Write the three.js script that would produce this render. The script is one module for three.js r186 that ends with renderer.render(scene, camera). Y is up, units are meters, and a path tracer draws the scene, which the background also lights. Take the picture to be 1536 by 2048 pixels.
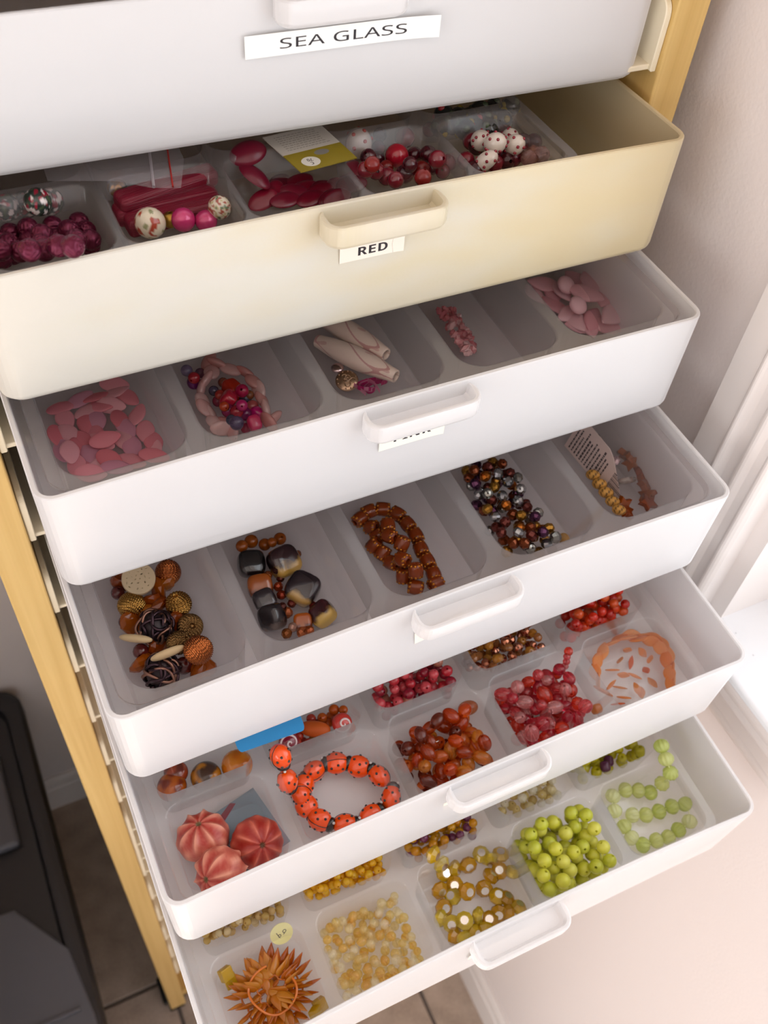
import * as THREE from 'three';
import { RoundedBoxGeometry } from 'three/addons/geometries/RoundedBoxGeometry.js';
import { mergeGeometries, mergeVertices, toCreasedNormals } from 'three/addons/utils/BufferGeometryUtils.js';
import { RectAreaLightUniformsLib } from 'three/addons/lights/RectAreaLightUniformsLib.js';
import { ImprovedNoise } from 'three/addons/math/ImprovedNoise.js';

// ---------------------------------------------------------------- camera, sky, window light, exposure
const scene = new THREE.Scene();
const FOCAL = 1947.8;                                            // pixels, for a 1536 x 2048 frame
const camera = new THREE.PerspectiveCamera(2 * Math.atan(1024 / FOCAL) * 180 / Math.PI, 1536 / 2048, 0.02, 40);
const EYE = new THREE.Vector3(-0.16927, 0.27737, 0.36991), GAZE = new THREE.Quaternion().setFromEuler(new THREE.Euler(-0.881, -0.5297, 0.11724, 'YXZ'));   // where the photograph was taken
camera.position.copy(EYE); camera.quaternion.copy(GAZE);
camera.focus = 0.47; camera.userData.fStop = 13;
camera.updateMatrixWorld(true);
scene.background = new THREE.Color(0.86, 0.93, 1.0);
scene.backgroundIntensity = 2.0;

RectAreaLightUniformsLib.init();
function windowLight(name, w, h, pos, target, color, intensity) {
  const l = new THREE.RectAreaLight(color, intensity, w, h);
  l.name = name; l.position.set(...pos); l.lookAt(...target); scene.add(l);
}
// daylight entering at the side window beside the cabinet and at the tall windows of the two opposite walls
windowLight('side_window_daylight', 0.84, 1.02, [0.276, 0.3, 0.61], [-1, 0.3, 0.61], new THREE.Color(0.93, 0.965, 1.0), 1.9);
windowLight('far_window_daylight', 1.7, 2.0, [-0.75, -0.2, 1.93], [-0.75, -0.2, 0], new THREE.Color(1.0, 0.98, 0.965), 0.6);
windowLight('garden_door_daylight', 1.3, 1.9, [-2.24, -0.22, 1.15], [0, -0.22, 1.15], new THREE.Color(1.0, 0.985, 0.97), 3.8);

// sun through the garden door: falls on the floor tiles in front of the cabinet
const sun = new THREE.DirectionalLight(new THREE.Color(0.96, 0.975, 1.0), 40);
sun.name = 'sun'; sun.position.set(-8.3, 5.48, 1.9); sun.target.position.set(-1.3, -1.28, 1.05); scene.add(sun, sun.target);
sun.castShadow = true; Object.assign(sun.shadow.camera, { left: -3, right: 3, top: 3, bottom: -3, near: 0.1, far: 20 }); sun.shadow.mapSize.set(2048, 2048);

const renderer = new THREE.WebGLRenderer({ antialias: true });
renderer.toneMapping = THREE.LinearToneMapping;
renderer.toneMappingExposure = 0.645;
renderer.shadowMap.enabled = true;

// ---------------------------------------------------------------- helpers
function rng(seed) { let a = seed >>> 0; return () => { a = (a + 0x6D2B79F5) | 0; let t = Math.imul(a ^ (a >>> 15), 1 | a); t = (t + Math.imul(t ^ (t >>> 7), 61 | t)) ^ t; return ((t ^ (t >>> 14)) >>> 0) / 4294967296; }; }
const V = (x, y, z) => new THREE.Vector3(x, y, z);
const taken = new Map();
function numbered(name) { const n = taken.get(name) ?? 0; taken.set(name, n + 1); return n ? `${name}_${String(n).padStart(3, '0')}` : name; }
function tag(o, label, category, group, kind) { Object.assign(o.userData, { label, category }); if (group) o.userData.group = group; if (kind) o.userData.kind = kind; return o; }
function mesh(name, geo, mat, parent) { const m = new THREE.Mesh(geo, mat); m.name = name; m.castShadow = m.receiveShadow = true; if (parent) parent.add(m); return m; }
function top(name, geo, mat, label, category, group, kind) { const m = mesh(numbered(name), geo, mat, scene); return tag(m, label, category, group, kind); }
function thing(name, label, category, group) { const g = new THREE.Group(); g.name = numbered(name); scene.add(g); return tag(g, label, category, group); }
function structure(name, geo, mat, parent) { const m = mesh(name, geo, mat, parent ?? scene); if (!parent) m.userData.kind = 'structure'; return m; }
function box(x0, x1, y0, y1, z0, z1, r = 0) {
  const g = r ? new RoundedBoxGeometry(x1 - x0, y1 - y0, z1 - z0, 2, r) : new THREE.BoxGeometry(x1 - x0, y1 - y0, z1 - z0);
  g.translate((x0 + x1) / 2, (y0 + y1) / 2, (z0 + z1) / 2); return g;
}
const bare = (g) => { const h = g.index ? g.toNonIndexed() : g.clone(); for (const k of Object.keys(h.attributes)) if (k !== 'position' && k !== 'normal') h.deleteAttribute(k); return h; };
const join = (list) => mergeGeometries(list.map(bare));
// rounded rectangle ring in plan, counter-clockwise seen from above
function ring(x0, x1, z0, z1, y, r, n = 6, bow = 0) {
  const out = [], c = [[x1 - r, z1 - r, 0], [x0 + r, z1 - r, 1], [x0 + r, z0 + r, 2], [x1 - r, z0 + r, 3]];
  const mid = (x0 + x1) / 2, half = (x1 - x0) / 2;
  const push = (x, z) => out.push(V(x, y, z - bow * Math.max(0, 1 - ((x - mid) / half) ** 2) * (z > (z0 + z1) / 2 ? 1 : 0)));
  for (const [cx, cz, q] of c) {
    for (let i = 0; i <= n; i++) { const a = (q + i / n) * Math.PI / 2; push(cx + r * Math.cos(a), cz + r * Math.sin(a)); }
    if (q === 0) for (let i = 1; i < 12; i++) push(x1 - r + (x0 + r - (x1 - r)) * i / 12, z1);
  }
  return out;
}
function loft(rings, capFirst = false, capLast = false, crease = 0.7) {
  const pos = [], idx = [], m = rings[0].length;
  for (const r of rings) for (const p of r) pos.push(p.x, p.y, p.z);
  for (let i = 0; i + 1 < rings.length; i++) for (let j = 0; j < m; j++) { const a = i * m + j, b = i * m + (j + 1) % m, c = a + m, d = b + m; idx.push(a, c, b, b, c, d); }
  const cap = (i, flip) => { const s = pos.length / 3, r = rings[i], c = r.reduce((v, p) => v.add(p), V(0, 0, 0)).multiplyScalar(1 / m); pos.push(c.x, c.y, c.z); for (let j = 0; j < m; j++) { const a = i * m + j, b = i * m + (j + 1) % m; flip ? idx.push(s, b, a) : idx.push(s, a, b); } };
  if (capFirst) cap(0, false);
  if (capLast) cap(rings.length - 1, true);
  const g = new THREE.BufferGeometry(); g.setAttribute('position', new THREE.Float32BufferAttribute(pos, 3)); g.setIndex(idx);
  return crease ? toCreasedNormals(g, crease) : (g.computeVertexNormals(), g);
}
const noise = new ImprovedNoise();
function texture(w, h, f, srgb = true, rep) {
  const d = new Uint8Array(w * h * 4);
  for (let y = 0; y < h; y++) for (let x = 0; x < w; x++) { const c = f(x / w, y / h, x, y), i = (y * w + x) * 4; d[i] = c[0]; d[i + 1] = c[1]; d[i + 2] = c[2]; d[i + 3] = 255; }
  const t = new THREE.DataTexture(d, w, h); t.wrapS = t.wrapT = THREE.RepeatWrapping; t.magFilter = THREE.LinearFilter; t.minFilter = THREE.LinearMipmapLinearFilter; t.generateMipmaps = true;
  if (srgb) t.colorSpace = THREE.SRGBColorSpace;
  if (rep) t.repeat.set(...rep);
  t.needsUpdate = true; return t;
}
function canvasTexture(w, h, draw) { const c = document.createElement('canvas'); c.width = w; c.height = h; draw(c.getContext('2d'), w, h); const t = new THREE.CanvasTexture(c); t.colorSpace = THREE.SRGBColorSpace; t.magFilter = THREE.LinearFilter; return t; }
// box-projected uv in metres
function metreUV(g) {
  const p = g.attributes.position, n = g.attributes.normal, uv = new Float32Array(p.count * 2);
  for (let i = 0; i < p.count; i++) {
    const ax = Math.abs(n.getX(i)), ay = Math.abs(n.getY(i)), az = Math.abs(n.getZ(i));
    if (ax >= ay && ax >= az) { uv[2 * i] = p.getZ(i); uv[2 * i + 1] = p.getY(i); }
    else if (ay >= az) { uv[2 * i] = p.getX(i); uv[2 * i + 1] = p.getZ(i); }
    else { uv[2 * i] = p.getX(i); uv[2 * i + 1] = p.getY(i); }
  }
  g.setAttribute('uv', new THREE.BufferAttribute(uv, 2)); return g;
}
const std = (color, roughness = 0.5, more = {}) => new THREE.MeshStandardMaterial({ color, roughness, ...more });
const phys = (color, roughness = 0.3, more = {}) => new THREE.MeshPhysicalMaterial({ color, roughness, ...more });

// ---------------------------------------------------------------- drawer frames (metres): rim height, pull-out, shift, droop, yaw, bow of the front rim
const W = 0.34, H = 0.0633;
const DRAWERS = [
  { y: 0.10842, z: -0.00974, x: -0.00123, tilt: -0.0148, yaw: -0.0249, bow: 0.001 },
  { y: 0.03759, z: 0.04292, x: -0.00014, tilt: -0.0203, yaw: -0.0012, bow: 0.0042 },
  { y: -0.03287, z: 0.09344, x: 0.00066, tilt: 0.0003, yaw: 0.0031, bow: 0.0024 },
  { y: -0.10353, z: 0.15816, x: 0.00087, tilt: 0.0152, yaw: 0.0100, bow: 0.0032 },
  { y: -0.17556, z: 0.21664, x: 0.00058, tilt: 0.0360, yaw: 0.0048, bow: 0.0020 },
  { y: -0.25091, z: 0.27420, x: 0.00053, tilt: 0.0597, yaw: -0.0030, bow: 0.0045 },
  { y: 0.18200, z: -0.01200, x: 0.0, tilt: 0, yaw: 0, bow: 0.001 },
];
for (const d of DRAWERS) {
  d.m = new THREE.Matrix4().makeTranslation(d.x, d.y, 0).multiply(new THREE.Matrix4().makeRotationY(d.yaw)).multiply(new THREE.Matrix4().makeRotationX(d.tilt)).multiply(new THREE.Matrix4().makeTranslation(0, 0, d.z));
  d.inv = d.m.clone().invert();
}
// where the sight line through a photo pixel meets the plane `depth` below the rim of drawer k, in that drawer's own axes
function at(k, px, py, depth) {
  const o = EYE.clone().applyMatrix4(DRAWERS[k].inv);
  const v = V((px - 768) / FOCAL, -(py - 1024) / FOCAL, -1).applyQuaternion(GAZE).transformDirection(DRAWERS[k].inv);
  return o.addScaledVector(v, (-depth - o.y) / v.y);
}
// put a top-level object into drawer k's axes
function put(o, k, p, q) {
  const m = new THREE.Matrix4().compose(p, q ?? new THREE.Quaternion(), o.scale.clone());
  m.premultiply(DRAWERS[k].m); m.decompose(o.position, o.quaternion, o.scale); return o;
}
// ---------------------------------------------------------------- room
const FLOOR = -1.28, CEIL = 1.16, WX = 0.217, BZ = -0.387, LX = -2.3, FZ = 2.0;
const plaster = texture(256, 256, (u, v, x, y) => { const n = noise.noise(x * .21, y * .21, 1) * .5 + noise.noise(x * .55, y * .55, 5) * .5; const c = 128 + n * 60; return [c, c, c]; }, false);
plaster.repeat.set(6, 6);
const wallPaint = std(0xeae0dd, 0.85, { bumpMap: plaster, bumpScale: 0.0006 });
const trimPaint = std(0xece4e0, 0.42);
const ceilingPaint = std(0xf0ece8, 0.9);
const T = 0.12;
structure('ceiling', box(LX - T, WX + T, CEIL, CEIL + T, BZ - T, FZ + T), ceilingPaint);
structure('wall_back', metreUV(box(LX, WX, FLOOR, CEIL, BZ - T, BZ)), wallPaint);
const DZ0 = 0.45, DZ1 = 1.85;
structure('wall_left', metreUV(join([box(LX - T, LX, FLOOR, CEIL, BZ - T, DZ0), box(LX - T, LX, FLOOR, CEIL, DZ1, FZ + T), box(LX - T, LX, 0.8, CEIL, DZ0, DZ1)])), wallPaint);
// right wall with the side window's opening
const WY0 = -0.247, WY1 = 0.86, WZ0 = 0.150, WZ1 = 1.07;
structure('wall_right', metreUV(join([
  box(WX, WX + T, FLOOR, CEIL, BZ - T, WZ0), box(WX, WX + T, FLOOR, CEIL, WZ1, FZ + T),
  box(WX, WX + T, FLOOR, WY0, WZ0, WZ1), box(WX, WX + T, WY1, CEIL, WZ0, WZ1)])), wallPaint);
// far wall with the big window's opening
const GX0 = -1.65, GX1 = 0.15, GY0 = -1.22, GY1 = 0.9;
structure('wall_front', metreUV(join([
  box(LX, GX0, FLOOR, CEIL, FZ, FZ + T), box(GX1, WX, FLOOR, CEIL, FZ, FZ + T),
  box(GX0, GX1, FLOOR, GY0, FZ, FZ + T), box(GX0, GX1, GY1, CEIL, FZ, FZ + T)])), wallPaint);
// baseboards: flat board with a stepped cap
function baseboardProfile() { const s = new THREE.Shape(); s.moveTo(0, 0); s.lineTo(0.012, 0); s.lineTo(0.012, 0.062); s.lineTo(0.0095, 0.066); s.lineTo(0.0095, 0.074); s.quadraticCurveTo(0.009, 0.082, 0.004, 0.087); s.lineTo(0, 0.087); s.closePath(); return s; }
function baseboard(name, len, place) { const g = new THREE.ExtrudeGeometry(baseboardProfile(), { depth: len, bevelEnabled: false }); place(g); return structure(name, g, trimPaint); }
baseboard('baseboard_right', FZ - BZ, (g) => { g.scale(-1, 1, 1); g.index || flip(g); g.translate(WX, FLOOR, BZ); });
baseboard('baseboard_back', WX - LX - 0.012, (g) => { g.rotateY(-Math.PI / 2); g.translate(WX - 0.012, FLOOR, BZ); });
function flip(g) { const p = g.attributes; for (const k of Object.keys(p)) { const a = p[k], s = a.itemSize; for (let i = 0; i < a.count; i += 3) for (let c = 0; c < s; c++) { const t = a.array[(i + 1) * s + c]; a.array[(i + 1) * s + c] = a.array[(i + 2) * s + c]; a.array[(i + 2) * s + c] = t; } } g.computeVertexNormals(); }
// floor: clay tiles on a slab, joints recessed
const grout = std(0x6f655f, 0.95);
const floorSlab = structure('floor', box(LX - T, WX + T, FLOOR - T, FLOOR - 0.003, BZ - T, FZ + T), grout);
{
  const r = rng(11), S = 0.33, J = 0.005, g = new RoundedBoxGeometry(S - J, 0.008, S - J, 1, 0.0018);
  const speck = texture(128, 128, (u, v, x, y) => { const n = noise.noise(x * .09, y * .09, 3) * 22 + noise.noise(x * .7, y * .7, 8) * 14; return [190 + n, 174 + n, 161 + n]; });
  const tiles = [0xffffff, 0xf4efe9, 0xece4dc].map((c) => std(c, 0.55, { map: speck }));
  for (let i = 0; i < 8; i++) for (let j = 0; j < 9; j++) {
    const x = 0.14 - 0.165 - 0.33 * i + 0.33, z = -0.22 + 0.33 * j;
    if (x > WX + 0.1) continue;
    const t = mesh('tile', g, tiles[Math.floor(r() * 3)], floorSlab); t.position.set(x, FLOOR - 0.004, z);
  }
}
// side window: casing with stepped moulding, jamb, stool, apron, sash, pane
const win = new THREE.Group(); win.name = 'window_1'; win.userData.kind = 'structure'; scene.add(win);
{
  const cas = () => { const s = new THREE.Shape(); s.moveTo(0, 0); s.lineTo(0, 0.011); s.lineTo(0.019, 0.0125); s.quadraticCurveTo(0.0225, 0.0185, 0.026, 0.0125); s.lineTo(0.0275, 0.0105); s.lineTo(0.034, 0.0105); s.quadraticCurveTo(0.0385, 0.019, 0.043, 0.0145); s.lineTo(0.0445, 0.013); s.lineTo(0.05, 0.013); s.quadraticCurveTo(0.054, 0.019, 0.058, 0.012); s.lineTo(0.058, 0); s.closePath(); return s; };
  // profile runs along z (shape x) and into the room (shape y)
  const side = (z, mirror) => { const g = new THREE.ExtrudeGeometry(cas(), { depth: WY1 + 0.05 - WY0, bevelEnabled: false, curveSegments: 6 }); const p = g.attributes.position; for (let i = 0; i < p.count; i++) { const a = p.getX(i), b = p.getY(i), c = p.getZ(i); p.setXYZ(i, WX - b, WY0 + c, mirror ? z - a : z + a); } g.computeVertexNormals(); return g; };
  mesh('casing', side(WZ0 - 0.058, false), trimPaint, win);
  mesh('casing', side(WZ1 + 0.058, true), trimPaint, win);
  mesh('casing', box(WX - 0.013, WX, WY1, WY1 + 0.06, WZ0, WZ1, 0.002), trimPaint, win);
  mesh('jamb', join([box(WX, WX + T, WY0, WY1, WZ0 - 0.001, WZ0 + 0.012), box(WX, WX + T, WY0, WY1, WZ1 - 0.012, WZ1 + 0.001), box(WX, WX + T, WY1 - 0.012, WY1, WZ0, WZ1)]), trimPaint, win);
  const grime = texture(256, 256, (u, v, x, y) => { const n = noise.noise(x * .06, y * .06, 2), m = noise.noise(x * .35, y * .35, 6); const k = m > 0.7 ? 0.75 : 1; return [240 * k, 241 * k, 244 * k]; }, true, [5, 5]);
  mesh('stool', metreUV(box(WX - 0.021, WX + T, WY0 - 0.006, WY0 + 0.002, WZ0 - 0.075, WZ1 + 0.075, 0.003)), std(0xffffff, 0.4, { map: grime }), win);
  const ap = new THREE.Shape(); ap.moveTo(0, 0); ap.lineTo(0.010, 0); ap.quadraticCurveTo(0.0125, 0.003, 0.010, 0.007); ap.lineTo(0.012, 0.0085); ap.lineTo(0.012, 0.016); ap.quadraticCurveTo(0.0165, 0.019, 0.0125, 0.0225); ap.lineTo(0.014, 0.024); ap.quadraticCurveTo(0.0185, 0.030, 0.016, 0.036); ap.lineTo(0, 0.036); ap.closePath();
  const ag = new THREE.ExtrudeGeometry(ap, { depth: WZ1 - WZ0 + 0.116, bevelEnabled: false, curveSegments: 5 }); { const p = ag.attributes.position; for (let i = 0; i < p.count; i++) p.setXYZ(i, WX - p.getX(i), WY0 - 0.058 + p.getY(i) * 52 / 36, WZ0 - 0.058 + p.getZ(i)); flip(ag); }
  mesh('apron', ag, trimPaint, win);
  const sx = WX + 0.062;
  mesh('sash', join([box(sx, sx + .03, WY0 + .002, WY0 + .05, WZ0 + .012, WZ1 - .012), box(sx, sx + .03, WY1 - .05, WY1 - .012, WZ0 + .012, WZ1 - .012), box(sx, sx + .03, WY0 + .05, WY1 - .05, WZ0 + .012, WZ0 + .05), box(sx, sx + .03, WY0 + .05, WY1 - .05, WZ1 - .05, WZ1 - .012), box(sx, sx + .03, .28, .32, WZ0 + .05, WZ1 - .05)]), trimPaint, win);
  const pane = phys(0xffffff, 0, { transmission: 1, thickness: 0, ior: 1.45 });
  mesh('pane', box(sx + .013, sx + .016, WY0 + .05, WY1 - .05, WZ0 + .05, WZ1 - .05), pane, win);
  const w2 = new THREE.Group(); w2.name = 'window_2'; w2.userData.kind = 'structure'; scene.add(w2);
  const fz = FZ + 0.03;
  mesh('sash', join([box(GX0, GX1, GY0, GY0 + .06, fz, fz + .04), box(GX0, GX1, GY1 - .06, GY1, fz, fz + .04), box(GX0, GX0 + .06, GY0 + .06, GY1 - .06, fz, fz + .04), box(GX1 - .06, GX1, GY0 + .06, GY1 - .06, fz, fz + .04), box(-.78, -.72, GY0 + .06, GY1 - .06, fz, fz + .04)]), trimPaint, w2);
  mesh('pane', box(GX0 + .06, GX1 - .06, GY0 + .06, GY1 - .06, fz + .018, fz + .021), pane, w2);
  const w3 = new THREE.Group(); w3.name = 'door_1'; w3.userData.kind = 'structure'; scene.add(w3); const dx = LX - 0.07;
  mesh('frame', join([box(dx, dx + .04, FLOOR, FLOOR + .08, DZ0, DZ1), box(dx, dx + .04, .72, .8, DZ0, DZ1), box(dx, dx + .04, FLOOR + .08, .72, DZ0, DZ0 + .08), box(dx, dx + .04, FLOOR + .08, .72, DZ1 - .08, DZ1)]), trimPaint, w3);
  mesh('pane', box(dx + .018, dx + .021, FLOOR + .08, .72, DZ0 + .08, DZ1 - .08), pane, w3);
}
// ---------------------------------------------------------------- wooden cabinet with plastic runners
const PITCH = 0.07289, RAIL0 = -0.09635, XLO = -0.1986, XLI = -0.1776, XRI = 0.1765, XRO = 0.1965, YB = -1.2247, YT = 0.62, DEPTH = 0.368;
function woodTexture(seed, a, b) {
  return texture(256, 512, (u, v, x, y) => {
    const g = noise.noise(u * 46 + noise.noise(u * 5, v * 2, seed) * 2.2, v * 3.2, seed), f = noise.noise(u * 170, v * 9, seed + 4), s = noise.noise(u * 9, v * 1.3, seed + 9);
    const k = THREE.MathUtils.clamp(0.5 + g * 0.42 + f * 0.3 + s * 0.35, 0, 1);
    return a.map((c, i) => c + (b[i] - c) * k);
  }, true, [4, 1.1]);
}
const beech = std(0xffffff, 0.5, { map: woodTexture(3, [226, 192, 124], [206, 168, 98]) });
const edgeBand = std(0xffffff, 0.5, { map: woodTexture(7, [226, 178, 126], [208, 154, 102]) });
const cream = phys(0xefe2c6, 0.42, {});
const cabinet = thing('wooden_cabinet', 'tall light wood cabinet frame on black castors holding the pull-out drawers', 'cabinet');
cabinet.position.set(0, FLOOR, 0);
{
  const P = (name, g, m) => { g.translate(0, -FLOOR, 0); return mesh(name, metreUV(g), m, cabinet); };
  P('side_panel', box(XLO, XLI, YB, YT, -DEPTH, 0, 0.0012), beech);
  P('side_panel', box(XRI, XRO, YB, YT, -DEPTH, 0, 0.0012), beech);
  P('back_panel', box(XLI, XRI, YB, YT, -DEPTH, -DEPTH + 0.006), edgeBand);
  P('top_panel', box(XLI, XRI, YT - 0.02, YT, -DEPTH + 0.006, 0), beech);
  P('bottom_panel', box(XLI, XRI, YB, YB + 0.02, -DEPTH + 0.006, -0.012), beech);
  // L-shaped runner: upright flange with a rounded top corner and a foot
  const rail = (s, y) => {
    const up = new THREE.Shape(); const L = 0.345, h = 0.034, r = 0.009; up.moveTo(0, 0); up.lineTo(L, 0); up.lineTo(L, h - r); up.quadraticCurveTo(L, h, L - r, h); up.lineTo(0, h); up.closePath();
    const g1 = new THREE.ExtrudeGeometry(up, { depth: 0.0026, bevelEnabled: true, bevelSize: 0.0005, bevelThickness: 0.0005, bevelSegments: 1 });
    g1.rotateY(-Math.PI / 2); g1.translate(0, y, -L - 0.003);                     // shape x -> z
    const fx = s < 0 ? XLI : XRI;
    g1.translate(s < 0 ? fx + 0.0034 : fx - 0.0006, 0, 0);
    const g2 = box(s < 0 ? fx + 0.0004 : fx - 0.0165, s < 0 ? fx + 0.0165 : fx - 0.0004, y - 0.0004, y + 0.0026, -0.345, -0.0045, 0.0008);
    const g = join([g1, g2]); g.translate(0, -FLOOR, 0); mesh('runner', g, cream, cabinet);
  };
  const rows = [-4, -3, -2, -1, 0, 1, 2, 3, 4, 5, 6, 7, 7.5, 8, 8.5, 9.5, 10.5, 11.5, 12.5, 13.5];
  for (const k of rows) for (const s of [-1, 1]) rail(s, RAIL0 - k * PITCH);
  const rubber = std(0x14110f, 0.6);
  for (const [x, z] of [[XLO + .008, -.03], [XRO - .008, -.03], [XLO + .008, -DEPTH + .04], [XRO - .008, -DEPTH + .04]]) {
    const c = new THREE.Group(); c.name = 'castor'; cabinet.add(c); c.position.set(x, 0, z);
    const w = mesh('wheel', new THREE.CylinderGeometry(0.024, 0.024, 0.02, 24).rotateZ(Math.PI / 2), rubber, c); w.position.y = 0.0245;
    mesh('bracket', box(-0.016, 0.016, 0.046, YB - FLOOR, -0.018, 0.018, 0.002), rubber, c);
    for (const s of [-1, 1]) mesh('fork', box(s * 0.01325 - 0.00175, s * 0.01325 + 0.00175, 0.02, 0.048, -0.012, 0.012, 0.001), rubber, c);
  }
}
// ---------------------------------------------------------------- plastic drawers
const whitePlastic = phys(0xf6f4f4, 0.45, { transmission: 0.42, thickness: 0 });
const yellowedTexture = texture(512, 128, (u, v, x, y) => {
  // patchy yellowing of the old plastic, strongest toward one end
  const n = noise.noise(u * 4.2, v * 2.6, 4) * .5 + noise.noise(u * 13, v * 6, 9) * .25 + noise.noise(x * .6, y * .6, 2) * .08;
  const k = THREE.MathUtils.smoothstep(u + n * 0.55, 0.15, 1.05);
  return [232 - 2 * k, 227 - 14 * k, 216 - 44 * k];
});
yellowedTexture.wrapS = yellowedTexture.wrapT = THREE.ClampToEdgeWrapping;
const yellowedPlastic = phys(0xffffff, 0.45, { map: yellowedTexture, transmission: 0.25, thickness: 0 });
const labelPaper = std(0xfbf3e6, 0.7);
function drawerBody(d, L = 0.352) {
  const w = W / 2, b = 0.0015, t = 0.0026, r = 0.009, ro = 0.0045, R = [];
  const O = (y, k) => ({ x: w - b * k, f: 0 + 0.0010 * k, bk: -L + 0.002 * k, y });
  const out = (y, inset, rr, bow) => { const k = -y / H; R.push(ring(-w + b * k + inset, w - b * k - inset, -L + inset, 0 - inset + 0.0006 * k, y, rr, 6, bow * (1 - 0.9 * k))); };
  const bw = d.bow;
  out(-H, 0.02, 0.004, bw); out(-H, ro, r, bw);
  for (let i = 1; i < 5; i++) { const a = i / 4 * Math.PI / 2; out(-H + ro * (1 - Math.cos(a)), ro * (1 - Math.sin(a)), r, bw); }
  out(-H * .5, 0, r, bw);
  out(-0.0007, 0, r, bw); out(-0.0001, 0.0005, r - .0005, bw); out(0, 0.0011, r - .0011, bw); out(-0.0001, t - 0.0005, r - t + .0005, bw); out(-0.0008, t, r - t, bw);
  out(-H * .5, t, r - t, bw); out(-H + 0.0075, t, r - t, bw); out(-H + 0.004, t + 0.0014, r - t, bw); out(-H + 0.0026, t + 0.005, r - t, bw); out(-H + 0.0026, 0.03, 0.004, bw);
  return loft(R, true, true, 0.6);
}
// pull: a small bin with a rounded rim standing off the top of the front
function handleGeometry(z0) {
  const x0 = -0.0255, x1 = 0.0335, f = 0.0108, y1 = -0.0020, y0 = -0.0140, t = 0.0028, r = 0.0075, R = [];
  const A = (y, i, rr, zi = 0) => R.push(ring(x0 + i, x1 - i, z0 - 0.001, f - i - zi, y, rr, 6));
  A(y0, 0.006, 0.003); A(y0, 0.0028, r - .002); A(y0 + 0.0012, 0.0009, r - .0005); A(y0 + 0.003, 0, r);
  A(y1 - 0.001, 0, r); A(y1 - .0003, 0.0004, r); A(y1, 0.0012, r - .0012); A(y1 - .0004, t - .0003, r - t + .0003); A(y1 - .0014, t, r - t);
  A(y1 - 0.0055, t + 0.0006, r - t - .0004); A(y1 - 0.0068, t + 0.002, 0.004); A(y1 - 0.0068, 0.009, 0.002);
  return loft(R, true, true, 0.55);
}
const DRAWER_LABELS = [
  'closed pale plastic drawer marked SEA GLASS, flush with the wood frame', 'yellowed plastic drawer of red beads marked RED',
  'white plastic drawer of pink beads below the yellowed one', 'white plastic drawer of brown and copper beads',
  'white plastic drawer of orange and coral beads', 'lowest white plastic drawer, holding yellow and lime beads', 'closed pale plastic drawer directly above the SEA GLASS drawer'];
function paperLabel(parent, x0, x1, y0, y1, text, opt = {}) {
  const z = 0.0004 - (opt.bow ?? 0);
  const g = new THREE.PlaneGeometry(x1 - x0, y1 - y0, 12, 1), p = g.attributes.position;
  for (let i = 0; i < p.count; i++) { const x = p.getX(i), c = x / ((x1 - x0) / 2); p.setZ(i, (opt.curl ?? 0.0006) * Math.max(0, c) ** 4); }
  g.computeVertexNormals();
  const body = g.clone(); body.translate(0, 0, -0.00025);
  const W2 = 1024, H2 = Math.round(1024 * (y1 - y0) / (x1 - x0));
  const map = canvasTexture(W2, H2, (c, w, h) => {
    c.fillStyle = opt.paper ?? '#fbf3e4'; c.fillRect(0, 0, w, h);
    if (opt.tear) { c.strokeStyle = '#b9a893'; c.lineWidth = 5; c.beginPath(); c.moveTo(w * .83, 0); c.lineTo(w * .815, h * .5); c.lineTo(w * .835, h); c.stroke(); }
    if (text) { c.fillStyle = '#241d22'; c.textBaseline = 'middle'; c.textAlign = 'left'; c.font = `${opt.bold ? 'bold ' : ''}${Math.round(h * opt.size)}px sans-serif`; const tw = c.measureText(text).width; c.save(); c.translate(w * opt.tx, h * (opt.ty ?? .5)); c.scale(w * opt.tw / tw, 1); c.fillText(text, 0, 0); c.restore(); }
  });
  const m = mesh('paper_label', g, std(0xffffff, 0.7, { map, side: THREE.DoubleSide }), parent);
  m.position.set((x0 + x1) / 2, (y0 + y1) / 2, z + 0.0006); m.rotation.z = opt.rot ?? 0; m.userData.label = opt.label ?? 'cream paper label';
  return m;
}
const drawerThings = [];
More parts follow.
